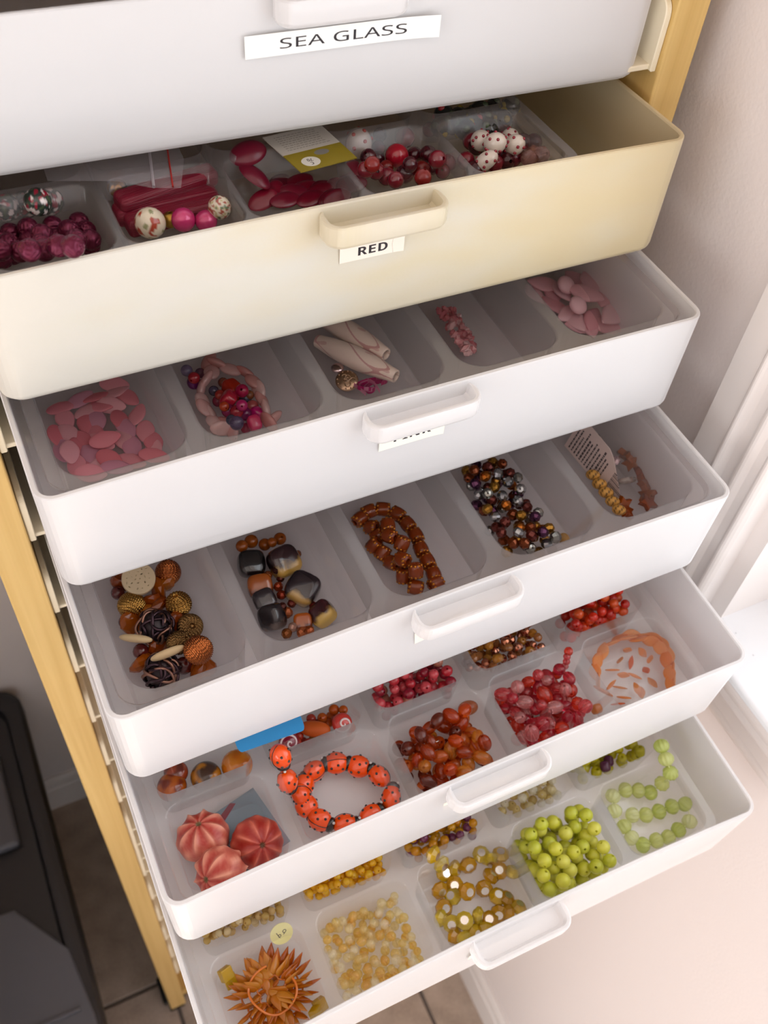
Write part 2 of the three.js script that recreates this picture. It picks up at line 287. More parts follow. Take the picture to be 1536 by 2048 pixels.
DRAWERS.forEach((d, k) => {
  const g = thing('plastic_drawer', DRAWER_LABELS[k], 'drawer', 'pull-out drawers of the cabinet'); drawerThings[k] = g;
  const mat = k === 1 ? yellowedPlastic : whitePlastic;
  const bg = drawerBody(d), p = bg.attributes.position, uv = new Float32Array(p.count * 2);
  for (let i = 0; i < p.count; i++) { uv[2 * i] = THREE.MathUtils.clamp(p.getX(i) / W + 0.5, 0.002, 0.998); uv[2 * i + 1] = THREE.MathUtils.clamp(-p.getY(i) / H, 0.01, 0.99); }
  bg.setAttribute('uv', new THREE.BufferAttribute(uv, 2));
  mesh('tub', bg, mat, g);
  const hg = handleGeometry(-d.bow - 0.0015), hp = hg.attributes.position, huv = new Float32Array(hp.count * 2);
  for (let i = 0; i < hp.count; i++) { huv[2 * i] = THREE.MathUtils.clamp(hp.getX(i) / W + 0.5 + 0.12, 0, 1); huv[2 * i + 1] = 0.3; }
  hg.setAttribute('uv', new THREE.BufferAttribute(huv, 2));
  mesh('handle', hg, mat, g);
  if (k === 0) paperLabel(g, -0.0374, 0.0508, -0.0272, -0.0178, 'SEA GLASS', { size: 0.62, tx: 0.165, tw: 0.67, ty: .5, paper: '#f7f5ef', curl: 0.0022, label: 'white paper label reading SEA GLASS' });
  if (k === 1) paperLabel(g, -0.0150, 0.0168, -0.0290, -0.0192, 'RED', { size: 0.62, tx: 0.26, tw: 0.5, ty: .56, bold: true, tear: true, bow: 0.0028, paper: '#f7e6d8', label: 'cream paper label reading RED' });
  if (k === 2) paperLabel(g, -0.0152, 0.0196, -0.0298, -0.0202, 'PINK', { size: 0.6, tx: 0.2, tw: 0.6, ty: .40, bold: true, bow: 0.0012, label: 'cream paper label reading PINK' });
  if (k >= 3 && k < 6) paperLabel(g, k === 3 ? -0.0212 : -0.0235, 0.016, k === 3 ? -0.0300 : -0.0310, -0.0195, '', { rot: k === 3 ? 0.12 : 0.1, bow: 0.002 });
  g.updateMatrixWorld(true); put(g, k, V(0, 0, 0));
});
// ---------------------------------------------------------------- dark storage tote on the floor beside the cabinet
{
  const g = thing('storage_tote', 'black plastic storage tote on the floor beside the wooden cabinet', 'storage box'); g.position.set(-0.342, FLOOR, -0.06);
  const body = std(0x1d1a1b, 0.55), lid = std(0x252224, 0.5), slate = std(0x55555c, 0.45);
  const B = []; const w = 0.068, z0 = -0.31, z1 = 0.36;
  for (const [y, i] of [[0, .03], [0, .02], [.004, .016], [.2, .008], [.345, 0], [.350, -.004], [.352, -.012]]) B.push(ring(-w + i, w - i, z0 + i, z1 - i, y, .03)); mesh('bin', loft(B, true, true, .6), body, g);
  const L = []; for (const [y, i] of [[.352, -.014], [.372, -.014], [.378, -.010], [.380, -.002], [.3785, .006], [.370, .010], [.370, .04]]) L.push(ring(-w + i, w - i, z0 + i, z1 - i, y, .03)); mesh('lid', loft(L, true, true, .5), lid, g);
  const plate = new THREE.Shape([[-.06, -.035], [.018, -.03], [.063, .034], [.072, .11], [.072, .33], [-.06, .33]].map(([x, z]) => new THREE.Vector2(x, -z))); const pg = new THREE.ExtrudeGeometry(plate, { depth: .010, bevelEnabled: true, bevelSize: .002, bevelThickness: .002, bevelSegments: 2 }); pg.rotateX(-Math.PI / 2); pg.translate(0, .371, 0); mesh('lid_panel', pg, slate, g);
  mesh('lid_rib', box(-.055, .062, .383, .386, .098, .102, .0008), slate, g); mesh('lid_rib', box(-.012, -.008, .383, .386, .11, .32, .0008), slate, g);
  mesh('grip', box(-.035, .042, .371, .386, -.235, -.105, .006), slate, g);
}
// ---------------------------------------------------------------- desk to the left of the tote (outside the frame; it shades the floor there)
{
  const g = thing('writing_desk', 'dark brown wooden desk standing left of the storage tote', 'desk'); g.position.set(-1.0, FLOOR, 0);
  const m = std(0x3b2a20, 0.5), P = (n, b) => mesh(n, b, m, g);
  P('desk_top', box(-.6, .58, .735, .765, -.38, .34, .003)); P('side_panel', box(.545, .57, 0, .735, -.37, .32, .002)); P('side_panel', box(-.58, -.555, 0, .735, -.37, .32, .002)); P('modesty_panel', box(-.555, .545, .25, .735, -.365, -.345, .002));
}
// ---------------------------------------------------------------- clear divided trays standing in the drawers
const clear = phys(0xffffff, 0.13, { transmission: 0.96, thickness: 0, ior: 1.49, side: THREE.DoubleSide });
const haze = phys(0xece8e8, 0.2, { transmission: 0.92, thickness: 0, ior: 1.49, side: THREE.DoubleSide });
const TRAY = {};
function tray(k, o) {
  const g = thing('divided_tray', o.label, 'tray', 'clear divided trays in the drawers');
  const { lip, floor, cols, rows, x0, x1, z0, z1, rc } = o, mat = o.mat;
  TRAY[k] = o;
  const s = new THREE.Shape(), R = 0.011;
  s.moveTo(x0 + R, z0); s.lineTo(x1 - R, z0); s.quadraticCurveTo(x1, z0, x1, z0 + R); s.lineTo(x1, z1 - R); s.quadraticCurveTo(x1, z1, x1 - R, z1); s.lineTo(x0 + R, z1); s.quadraticCurveTo(x0, z1, x0, z1 - R); s.lineTo(x0, z0 + R); s.quadraticCurveTo(x0, z0, x0 + R, z0);
  const fil = 0.0014;
  for (const [a, b] of cols) for (const [c, d] of rows) { const h = new THREE.Path(); ring(a - fil, b + fil, c - fil, d + fil, 0, rc + fil).forEach((p, i) => i ? h.lineTo(p.x, p.z) : h.moveTo(p.x, p.z)); h.closePath(); s.holes.push(h); }
  const lg = new THREE.ShapeGeometry(s, 8); lg.rotateX(Math.PI / 2); lg.translate(0, -lip, 0);
  // downturned outer edge
  const sk = []; for (const [y, e] of [[lip, 0], [lip + 0.0006, -0.0005], [lip + 0.004, -0.0008]]) sk.push(ring(x0 - e, x1 + e, z0 - e, z1 + e, -y, R));
  mesh('rim', join([bare(lg), bare(loft(sk, false, false, 1.0))]), mat, g);
  for (const [a, b] of cols) for (const [c, d] of rows) {
    const q = [], dr = o.draft ?? 0.0012, D = floor - lip, rf = 0.004;
    const add = (y, i, r) => q.push(ring(a + i, b - i, c + i, d - i, -y, Math.max(r, 0.002)));
    for (let i = 0; i <= 3; i++) { const t = i / 3 * Math.PI / 2; add(lip + fil * (1 - Math.cos(t)), -fil * (1 - Math.sin(t)), rc + fil * (1 - Math.sin(t))); }
    add(floor - rf, dr, rc - dr * .5); for (let i = 1; i <= 4; i++) { const t = i / 4 * Math.PI / 2; add(floor - rf + rf * Math.sin(t), dr + rf * (1 - Math.cos(t)), rc - dr - rf * (1 - Math.cos(t)) * .6); }
    mesh('compartment', loft(q, false, true, 0.9), mat, g);
  }
  put(g, k, V(0, 0, 0));
}
const colsB = [[-0.1555, -0.1040], [-0.0945, -0.0400], [-0.0315, 0.0230], [0.0315, 0.0860], [0.0945, 0.1480]];
tray(5, { label: 'clear tray with square cells in the yellow bead drawer', lip: 0.022, floor: 0.056, cols: colsB, rows: [[-0.0545, -0.0090], [-0.107, -0.0615], [-0.16, -0.1145]], x0: -0.1615, x1: 0.1545, z0: -0.30, z1: -0.0042, rc: 0.0075, mat: clear });
tray(4, { label: 'clear tray with square cells in the orange bead drawer', lip: 0.022, floor: 0.056, cols: colsB.map(([a, b]) => [a - 0.0005, b - 0.0005]), rows: [[-0.0545, -0.0090], [-0.107, -0.0615], [-0.16, -0.1145]], x0: -0.1615, x1: 0.1545, z0: -0.30, z1: -0.0042, rc: 0.0075, mat: clear });
const colsA = [[-0.1565, -0.1010], [-0.0935, -0.0365], [-0.0290, 0.0270], [0.0355, 0.0915], [0.0995, 0.1565]];
for (const k of [2, 3]) tray(k, { label: k === 2 ? 'clear tray with long rounded cells in the pink bead drawer' : 'clear tray with long rounded cells in the brown bead drawer', lip: 0.004, floor: 0.054, cols: colsA, rows: [[-0.128, -0.0120], [-0.255, -0.137]], x0: -0.1630, x1: 0.1630, z0: -0.30, z1: -0.0062, rc: 0.013, mat: haze });
tray(1, { label: 'clear tray with shallow cells in the yellowed drawer', lip: 0.006, floor: 0.0245, cols: [[-0.157, -0.1085], [-0.1035, -0.0525], [-0.0485, 0.0015], [0.0060, 0.0560], [0.0610, 0.1090]], rows: [[-0.0640, -0.0130], [-0.122, -0.071], [-0.18, -0.129]], x0: -0.1625, x1: 0.1145, z0: -0.30, z1: -0.0072, rc: 0.009, mat: haze });
// ---------------------------------------------------------------- bead kit
function lathe(profile, seg = 14) { return new THREE.LatheGeometry(profile.map(([x, y]) => new THREE.Vector2(x, y)), seg); }
function beadProfile(hole, n = 9, sy = 1, pw = 2) { const p = []; const a0 = Math.asin(hole); for (let i = 0; i <= n; i++) { const a = -Math.PI / 2 + a0 + (Math.PI - 2 * a0) * i / n; const c = Math.cos(a), s = Math.sin(a); p.push([Math.pow(Math.abs(c), 2 / pw) , sy * Math.sign(s) * Math.pow(Math.abs(s), 2 / pw)]); } p.push([hole * .8, p[n][1] - .05]); p.push([hole * .8, p[0][1] + .05]); p.push(p[0]); return p; }
const GEO = {
  round: lathe(beadProfile(0.2), 16), small: lathe(beadProfile(0.22, 6), 10), oval: lathe(beadProfile(0.2, 9, 1.35), 16), barrel: lathe(beadProfile(0.24, 8, 1.05, 3.2), 14), long: lathe(beadProfile(0.16, 10, 1.9, 2.3), 14),
  ball: new THREE.SphereGeometry(1, 24, 16), disc: new THREE.SphereGeometry(1, 20, 12),
};
function flat(g) { const h = g.index ? g.toNonIndexed() : g.clone(); h.computeVertexNormals(); return h; }
GEO.facet = flat(lathe([[0.16, -0.86], [0.55, -0.78], [0.92, -0.36], [1, 0], [0.92, 0.36], [0.55, 0.78], [0.16, 0.86], [0.14, 0.6], [0.14, -0.6], [0.16, -0.86]], 8));
GEO.rondelle = flat(lathe([[0.2, -0.62], [0.6, -0.6], [1, -0.2], [1, 0.2], [0.6, 0.6], [0.2, 0.62], [0.2, -0.62]], 9));
GEO.bicone = flat(lathe([[0.1, -0.95], [0.32, -0.9], [1, -0.08], [1, 0.08], [0.32, 0.9], [0.1, 0.95]], 6));
function shaped(base, f) { const g = base.clone(), p = g.attributes.position, v = V(0, 0, 0); for (let i = 0; i < p.count; i++) { v.fromBufferAttribute(p, i); f(v); p.setXYZ(i, v.x, v.y, v.z); } g.computeVertexNormals(); return g; }
function vertexColors(g, f) { const p = g.attributes.position, c = new Float32Array(p.count * 3), v = V(0, 0, 0), col = new THREE.Color(); for (let i = 0; i < p.count; i++) { v.fromBufferAttribute(p, i); col.set(f(v)); c.set([col.r, col.g, col.b], i * 3); } g.setAttribute('color', new THREE.BufferAttribute(c, 3)); return g; }
const sphereFine = mergeVertices((() => { const g = new THREE.SphereGeometry(1, 56, 40); g.deleteAttribute('uv'); g.deleteAttribute('normal'); return g; })());
GEO.melon = shaped(mergeVertices((() => { const g = new THREE.SphereGeometry(1, 40, 14); g.deleteAttribute('uv'); g.deleteAttribute('normal'); return g; })()), (v) => { const a = Math.atan2(v.z, v.x), s = Math.hypot(v.x, v.z); const k = 1 - 0.11 * s * (1 - Math.abs(Math.cos(a * 5))) * 1.6; v.x *= k; v.z *= k; v.y *= 0.88; });
GEO.petal = shaped(new THREE.SphereGeometry(1, 18, 10), (v) => { const t = 1 - 0.28 * Math.max(0, v.y); v.x *= t; v.z *= 0.26; });
GEO.leaf = shaped(new THREE.SphereGeometry(1, 18, 12), (v) => { v.x *= 0.52 * (1 - 0.55 * v.y * v.y); v.z *= 0.2; });
GEO.nugget = shaped(new THREE.SphereGeometry(1, 24, 16), (v) => { const q = (x, e) => Math.sign(x) * Math.pow(Math.abs(x), e); v.set(q(v.x, 0.55), q(v.y, 0.55), q(v.z, 0.7)); });
const milky = (c, o = {}) => phys(c, 0.22, { transmission: 0.45, thickness: 0, ior: 1.45, ...o });
const glass = (c, o = {}) => phys(c, 0.08, { transmission: 0.72, thickness: 0.004, ior: 1.5, ...o });
const frosted = (c, o = {}) => phys(c, 0.55, { transmission: 0.35, thickness: 0.003, ior: 1.45, ...o });
const gloss = (c, o = {}) => phys(c, 0.16, { clearcoat: 0.6, clearcoatRoughness: 0.08, ...o });
const metal = (c, r = 0.28) => std(c, r, { metalness: 1 });
const randQ = (r) => new THREE.Quaternion().setFromEuler(new THREE.Euler(r() * 6.28, r() * 6.28, r() * 6.28));
const pick = (r, a) => a[Math.floor(r() * a.length)];
function inside(poly, x, z) { let c = false; for (let i = 0, j = poly.length - 1; i < poly.length; j = i++) { const a = poly[i], b = poly[j]; if ((a.z > z) !== (b.z > z) && x < (b.x - a.x) * (z - a.z) / (b.z - a.z) + a.x) c = !c; } return c; }
const laid = {};                                               // what already lies in each drawer: [x, y, z, r]
function settle(k, x, z, r, floor) { let y = -floor + r; for (const b of laid[k] ?? []) { const d2 = (b[0] - x) ** 2 + (b[2] - z) ** 2, s = (b[3] + r) * 0.985; if (d2 < s * s) y = Math.max(y, b[1] + Math.sqrt(s * s - d2)); } return y; }
const lay = (k, x, y, z, r) => (laid[k] ??= []).push([x, y, z, r]);
// drop n loose beads into the outline given by photo pixels (read at depth dpt), each one finding the lowest of several places
function pile(k, o) {
  const r = rng(o.seed), out = [], T = TRAY[k], fl = o.floor ?? T.floor, poly = o.poly.map(([x, y]) => at(k, x, y, o.dpt ?? fl - 0.006));
  const xs = poly.map((p) => p.x), zs = poly.map((p) => p.z), cell = o.cell;
  for (let i = 0; i < o.n; i++) {
    const R = o.r[0] + (o.r[1] - o.r[0]) * r(); let best = null;
    for (let t = 0; t < (o.tries ?? 9); t++) {
      let x, z, g = 0;
      do { x = Math.min(...xs) + r() * (Math.max(...xs) - Math.min(...xs)); z = Math.min(...zs) + r() * (Math.max(...zs) - Math.min(...zs)); } while (!inside(poly, x, z) && g++ < 60);
      if (cell) { const [c, w] = cell, C = T.cols[c], Wd = T.rows[w]; x = THREE.MathUtils.clamp(x, C[0] + R + .0016, C[1] - R - .0016); z = THREE.MathUtils.clamp(z, Wd[0] + R + .0016, Wd[1] - R - .0016); }
      const y = settle(k, x, z, R, fl); if (!best || y < best[1]) best = [x, y, z];
    }
    lay(k, best[0], best[1], best[2], R * (o.pack ?? 1));
    const b = o.make(r, R, i); tag(b, ...(typeof o.label === 'function' ? o.label(b, i) : o.label)); b.name = numbered(b.name); scene.add(b);
    put(b, k, V(...best), b.userData.q ?? randQ(r)); delete b.userData.q; out.push(b);
  }
  return out;
}
function loose(name, geo, mat, R, sc = [1, 1, 1]) { const m = mesh(name, geo, mat); m.scale.set(R * sc[0], R * sc[1], R * sc[2]); return m; }
// single loose bead at a photo pixel; rests on whatever is below unless a depth is given
function single(k, px, py, o) {
  const fl = o.floor ?? TRAY[k].floor, p = at(k, px, py, o.depth ?? fl - o.r);
  if (o.depth === undefined) { for (let i = 0; i < 3; i++) { p.y = settle(k, p.x, p.z, o.r, fl); const q = at(k, px, py, -p.y); p.x = q.x; p.z = q.z; } lay(k, p.x, p.y, p.z, o.r); }
  const b = o.obj; b.name = numbered(b.name); scene.add(b); tag(b, ...o.label); put(b, k, p, o.q); return b;
}
// beads strung on one thread: a thing whose beads are parts; points are [px, py, depth]
function strand(k, o) {
  const pts = o.pts.map(([x, y, d]) => at(k, x, y, d)), c = V(0, 0, 0); pts.forEach((p) => c.add(p)); c.multiplyScalar(1 / pts.length); c.y = Math.min(...pts.map((p) => p.y));
  const g = thing(o.name, ...o.label), r = rng(o.seed ?? 5);
  pts.forEach((p, i) => {
    const a = pts[Math.max(0, i - 1)], b = pts[Math.min(pts.length - 1, i + 1)], t = b.clone().sub(a).normalize();
    const bead = o.make(r, i, g, t); bead.position.copy(p).sub(c);
    bead.quaternion.setFromUnitVectors(V(0, 1, 0), o.axis ? o.axis(t, i, r) : t); if (o.twist) bead.quaternion.multiply(new THREE.Quaternion().setFromAxisAngle(V(0, 1, 0), o.twist(r, i)));
    if (o.solid !== false) lay(k, p.x, p.y, p.z, o.solid ?? 0.003);
  });
  if (o.thread) { const cv = new THREE.CatmullRomCurve3(pts.map((p) => p.clone().sub(c))); mesh('thread', new THREE.TubeGeometry(cv, pts.length * 4, 0.0003, 5), o.thread, g); }
  put(g, k, c); return g;
}

// materials whose name is the tone used in the label of the bead that wears them
function toned(list, make) { return list.map(([tone, c]) => { const m = make(c); m.name = tone; return m; }); }
const byTone = (text, group, category = 'bead') => (b) => [`${b.material.name} ${text}`, category, `${b.material.name} ${group}`];
// ---------------------------------------------------------------- lowest drawer: yellow and lime beads
{
  const K = 5, F = 0.056;
  const lime = toned([['lime yellow', 0xe6e34a], ['light lime', 0xece860], ['greenish lime', 0xd8da40]], (c) => phys(c, 0.4, { transmission: 0.4, thickness: 0 }));
  pile(K, { seed: 51, n: 92, r: [0.0041, 0.0044], cell: [3, 0], poly: [[1022, 1690], [1060, 1652], [1130, 1610], [1175, 1635], [1215, 1690], [1245, 1740], [1245, 1770], [1100, 1850], [1050, 1770]], make: (r, R) => loose('lime_round_bead', GEO.round, pick(r, lime), R), label: byTone('opaque round bead in the heap of lime beads', 'round beads') });
  const pale = toned([['pale yellow', 0xfbefbc], ['near-clear cream', 0xfdf6da], ['honey yellow', 0xfce8a0], ['almost colourless', 0xfefaea]], (c) => milky(c, { transmission: 0.8 }));
  pile(K, { seed: 52, n: 128, r: [0.0024, 0.0030], cell: [1, 0], poly: [[640, 1840], [690, 1815], [790, 1770], [830, 1830], [870, 1920], [870, 1940], [690, 2020], [655, 1920]], make: (r, R) => loose('pale_yellow_bead', GEO.small, pick(r, pale), R), label: byTone('tiny glass bead in the cell beside the gold crystals', 'tiny glass beads') });
  // melon beads on a coiled thread
  const green = [0xeef2b0, 0xe6ee9c, 0xf6f8cc].map((c) => milky(c, { transmission: 0.62 }));
  strand(K, { name: 'melon_bead_strand', label: ['coiled strand of pale green ridged melon beads climbing over the cell edge', 'bead strand'], seed: 6, solid: 0.0036,
    pts: [[1323, 1492, 0.0175], [1332, 1518, 0.018], [1341, 1546, 0.0245], [1324, 1567, 0.042], [1301, 1585, 0.0515], [1277, 1581, 0.0515], [1251, 1580, 0.0515], [1226, 1592, 0.0515], [1229, 1622, 0.0515], [1248, 1653, 0.0515], [1263, 1676, 0.0515], [1286, 1690, 0.0515], [1313, 1681, 0.0515], [1337, 1675, 0.0515], [1357, 1660, 0.0515], [1379, 1643, 0.0515], [1370, 1608, 0.0515], [1344, 1613, 0.0515], [1318, 1623, 0.0515], [1292, 1630, 0.0515], [1265, 1630, 0.0515]],
    make: (r, i, g) => { const b = mesh('bead', GEO.melon, pick(r, green), g); b.scale.setScalar(0.0051); return b; }, thread: std(0xd8dcae, 0.8) });
  // gold crystals with silver lined holes, one strand heaped in its cell
  const gold = [0xf0c424, 0xe4aa1c, 0xf4d648].map((c) => glass(c, { transmission: 0.6, roughness: 0.03, ior: 1.55 })), foil = metal(0xf3ece4, 0.18);
  const px = [[340, 250, .0175], [425, 350, .04], [455, 440], [560, 400], [700, 360], [830, 250], [920, 300], [1030, 250], [1150, 430], [1020, 420], [930, 470], [860, 600], [690, 630, .042], [560, 560], [410, 620], [540, 680], [450, 800], [420, 900], [530, 960], [660, 930, .046], [800, 880], [920, 920], [1010, 860], [1090, 700], [1000, 680], [1210, 790], [1100, 850], [880, 1020], [760, 1060], [560, 1090], [660, 1110]];
  strand(K, { name: 'gold_crystal_strand', label: ['tangled strand of golden faceted crystals with silver lined holes', 'bead strand'], seed: 9, solid: 0.0045,
    pts: px.map(([x, y, d]) => [800 + x / 5.12, 1660 + y / 5.12, d ?? 0.0505]),
    axis: (t, i, r) => V(r() - .5, r() * .9 + .1, r() - .3).normalize(),
    make: (r, i, g) => { const b = mesh('crystal', GEO.rondelle, pick(r, gold), g); b.scale.set(0.0054, 0.0050, 0.0054); const l = mesh('lining', new THREE.CylinderGeometry(0.46, 0.46, 1.28, 10), foil, b); l.userData.label = 'silver foil lining'; return b; } });
  // amber dagger beads: a coil with spikes pointing outward
  const amber = [0xe08a1c, 0xe89c2c, 0xd87410].map((c) => milky(c, { transmission: 0.5, roughness: 0.15 }));
  {
    const g = thing('dagger_bead_strand', 'coiled strand of spiky orange glass dagger beads in the corner cell', 'bead strand'), c = at(K, 545, 1990, F), r = rng(77), cord = [];
    const dag = shaped(new THREE.SphereGeometry(1, 10, 10), (v) => { const t = (v.y + 1) / 2; v.x *= 0.50 * (0.25 + 1.3 * (1 - t)); v.z *= 0.26 * (0.3 + (1 - t)); v.y = v.y + 1; });
    for (let i = 0; i < 96; i++) {
      const a = i / 96 * Math.PI * 2 * 3.3, R = 0.0160 - 0.0042 * Math.floor(i / 30) + 0.001 * Math.sin(i * 1.7), y = 0.003 + 0.0105 * i / 96;
      const p = V(Math.cos(a) * R * 1.02, y, Math.sin(a) * R * 0.95); cord.push(p);
      const d = mesh('spike', dag, pick(r, amber), g); d.position.copy(p); d.scale.setScalar(0.0046 + r() * 0.0012);
      const out = V(Math.cos(a + (r() - .5) * .7), -0.05 + r() * 0.55, Math.sin(a + (r() - .5) * .7)).multiplyScalar(i % 5 === 4 ? -0.8 : 1).normalize();
      d.quaternion.setFromUnitVectors(V(0, 1, 0), out);
      const lim = 0.0255; p.x = THREE.MathUtils.clamp(p.x, -lim, lim);
    }
    mesh('cord', new THREE.TubeGeometry(new THREE.CatmullRomCurve3(cord), 200, 0.0006, 6), glass(0xe07a1c, { transmission: 0.4 }), g);
    put(g, K, c);
    const tail = thing('coiled_orange_cord', 'shiny orange cord looped on top of the spiky dagger beads', 'cord');
    const loop = []; for (let i = 0; i <= 40; i++) { const a = -0.6 + i / 40 * 5.4; loop.push(V(Math.cos(a) * (0.0125 + .0012 * Math.sin(a * 2)), 0.0145 + 0.0012 * Math.sin(a * 3), Math.sin(a) * 0.0125)); }
    mesh('loop', new THREE.TubeGeometry(new THREE.CatmullRomCurve3(loop), 90, 0.0007, 6), gloss(0xd9731e), tail); put(tail, K, c);
    const yel = glass(0xd8ac1c, { transmission: 0.45 });
    for (const [x, y, s] of [[462, 1962, 0], [452, 1948, 0.4], [640, 2010, 0.2], [632, 2028, 0.9]]) single(K, x, y, { r: 0.0038, obj: loose('square_yellow_bead', new RoundedBoxGeometry(2, 2, 1.4, 2, 0.2), yel, 0.0036), q: new THREE.Quaternion().setFromEuler(new THREE.Euler(-1.1, s, 0.1)), label: ['square yellow glass bead tucked beside the spiky orange strand', 'bead', 'square yellow beads'] });
  }
  // round price sticker
  {
    const map = canvasTexture(256, 256, (c, w, h) => { c.fillStyle = '#dfd795'; c.fillRect(0, 0, w, h); c.strokeStyle = '#4d4a3c'; c.lineWidth = 9; c.lineCap = 'round'; c.beginPath(); c.moveTo(92, 118); c.bezierCurveTo(60, 118, 66, 160, 96, 150); c.bezierCurveTo(118, 142, 100, 116, 92, 118); c.bezierCurveTo(96, 112, 106, 112, 112, 108); c.moveTo(168, 108); c.bezierCurveTo(140, 96, 132, 136, 158, 134); c.bezierCurveTo(172, 130, 170, 110, 168, 106); c.lineTo(172, 168); c.stroke(); });
    const s = top('round_price_sticker', new THREE.CylinderGeometry(0.0066, 0.0066, 0.0003, 36).rotateX(Math.PI / 2), std(0xffffff, 0.7, { map }), 'pale yellow round sticker with handwritten figures against the cell wall', 'sticker');
    s.geometry.rotateZ(-Math.PI / 2);
    put(s, K, at(K, 563, 1867, 0.0345), new THREE.Quaternion().setFromEuler(new THREE.Euler(-0.75, 0, 0.25)));
  }
  // second row of cells, glimpsed under the drawer above
  const rowPile = (seed, n, c, r, poly, name, mats, label, geo = GEO.small, dpt = 0.045) => pile(K, { seed, n, r, cell: [c, 1], poly, dpt, make: (q, R) => loose(name, geo, pick(q, mats), R), label });
  rowPile(61, 90, 0, [0.0021, 0.0026], [[395, 1885], [590, 1815], [560, 1760], [360, 1840]], 'straw_seed_bead', [0xecd090, 0xf2e0b0, 0xe4c470].map((c) => milky(c)), ['tiny straw coloured seed bead in the second row of cells', 'bead', 'straw seed beads']);
  rowPile(62, 120, 1, [0.0022, 0.0026], [[615, 1800], [790, 1735], [770, 1690], [600, 1750]], 'yellow_seed_bead', [0xfccc18, 0xffd830].map((c) => milky(c)), ['tiny bright yellow seed bead in the second row of cells', 'bead', 'yellow seed beads']);
  rowPile(63, 60, 2, [0.0026, 0.0030], [[825, 1715], [985, 1650], [960, 1600], [805, 1665]], 'orange_yellow_bead', [0xe8a010, 0xecac1c, 0xe8a010, 0xecac1c, 0xe49608, 0x8a3f68].map((c) => glass(c, { transmission: .35 })), ['small orange-yellow glass bead in the second row of cells', 'bead', 'orange-yellow beads']);
  rowPile(64, 34, 3, [0.0028, 0.0034], [[1010, 1635], [1170, 1570], [1140, 1520], [985, 1590]], 'champagne_crystal', [0xf2e6bc, 0xecd894, 0xf6f0dc].map((c) => milky(c, { transmission: .5 })), ['small champagne faceted crystal in the second row of cells', 'bead', 'champagne crystals'], GEO.facet);
  rowPile(65, 40, 4, [0.0032, 0.0036], [[1165, 1555], [1320, 1490], [1290, 1440], [1140, 1500]], 'chartreuse_bead', [0xd8cc24, 0xe0d434, 0xd8cc24, 0xd0c62a, 0xe0d434, 0x6d2f52].map((c) => milky(c)), ['chartreuse glass bead in the cell behind the melon bead strand', 'bead', 'chartreuse beads'], GEO.barrel);
}
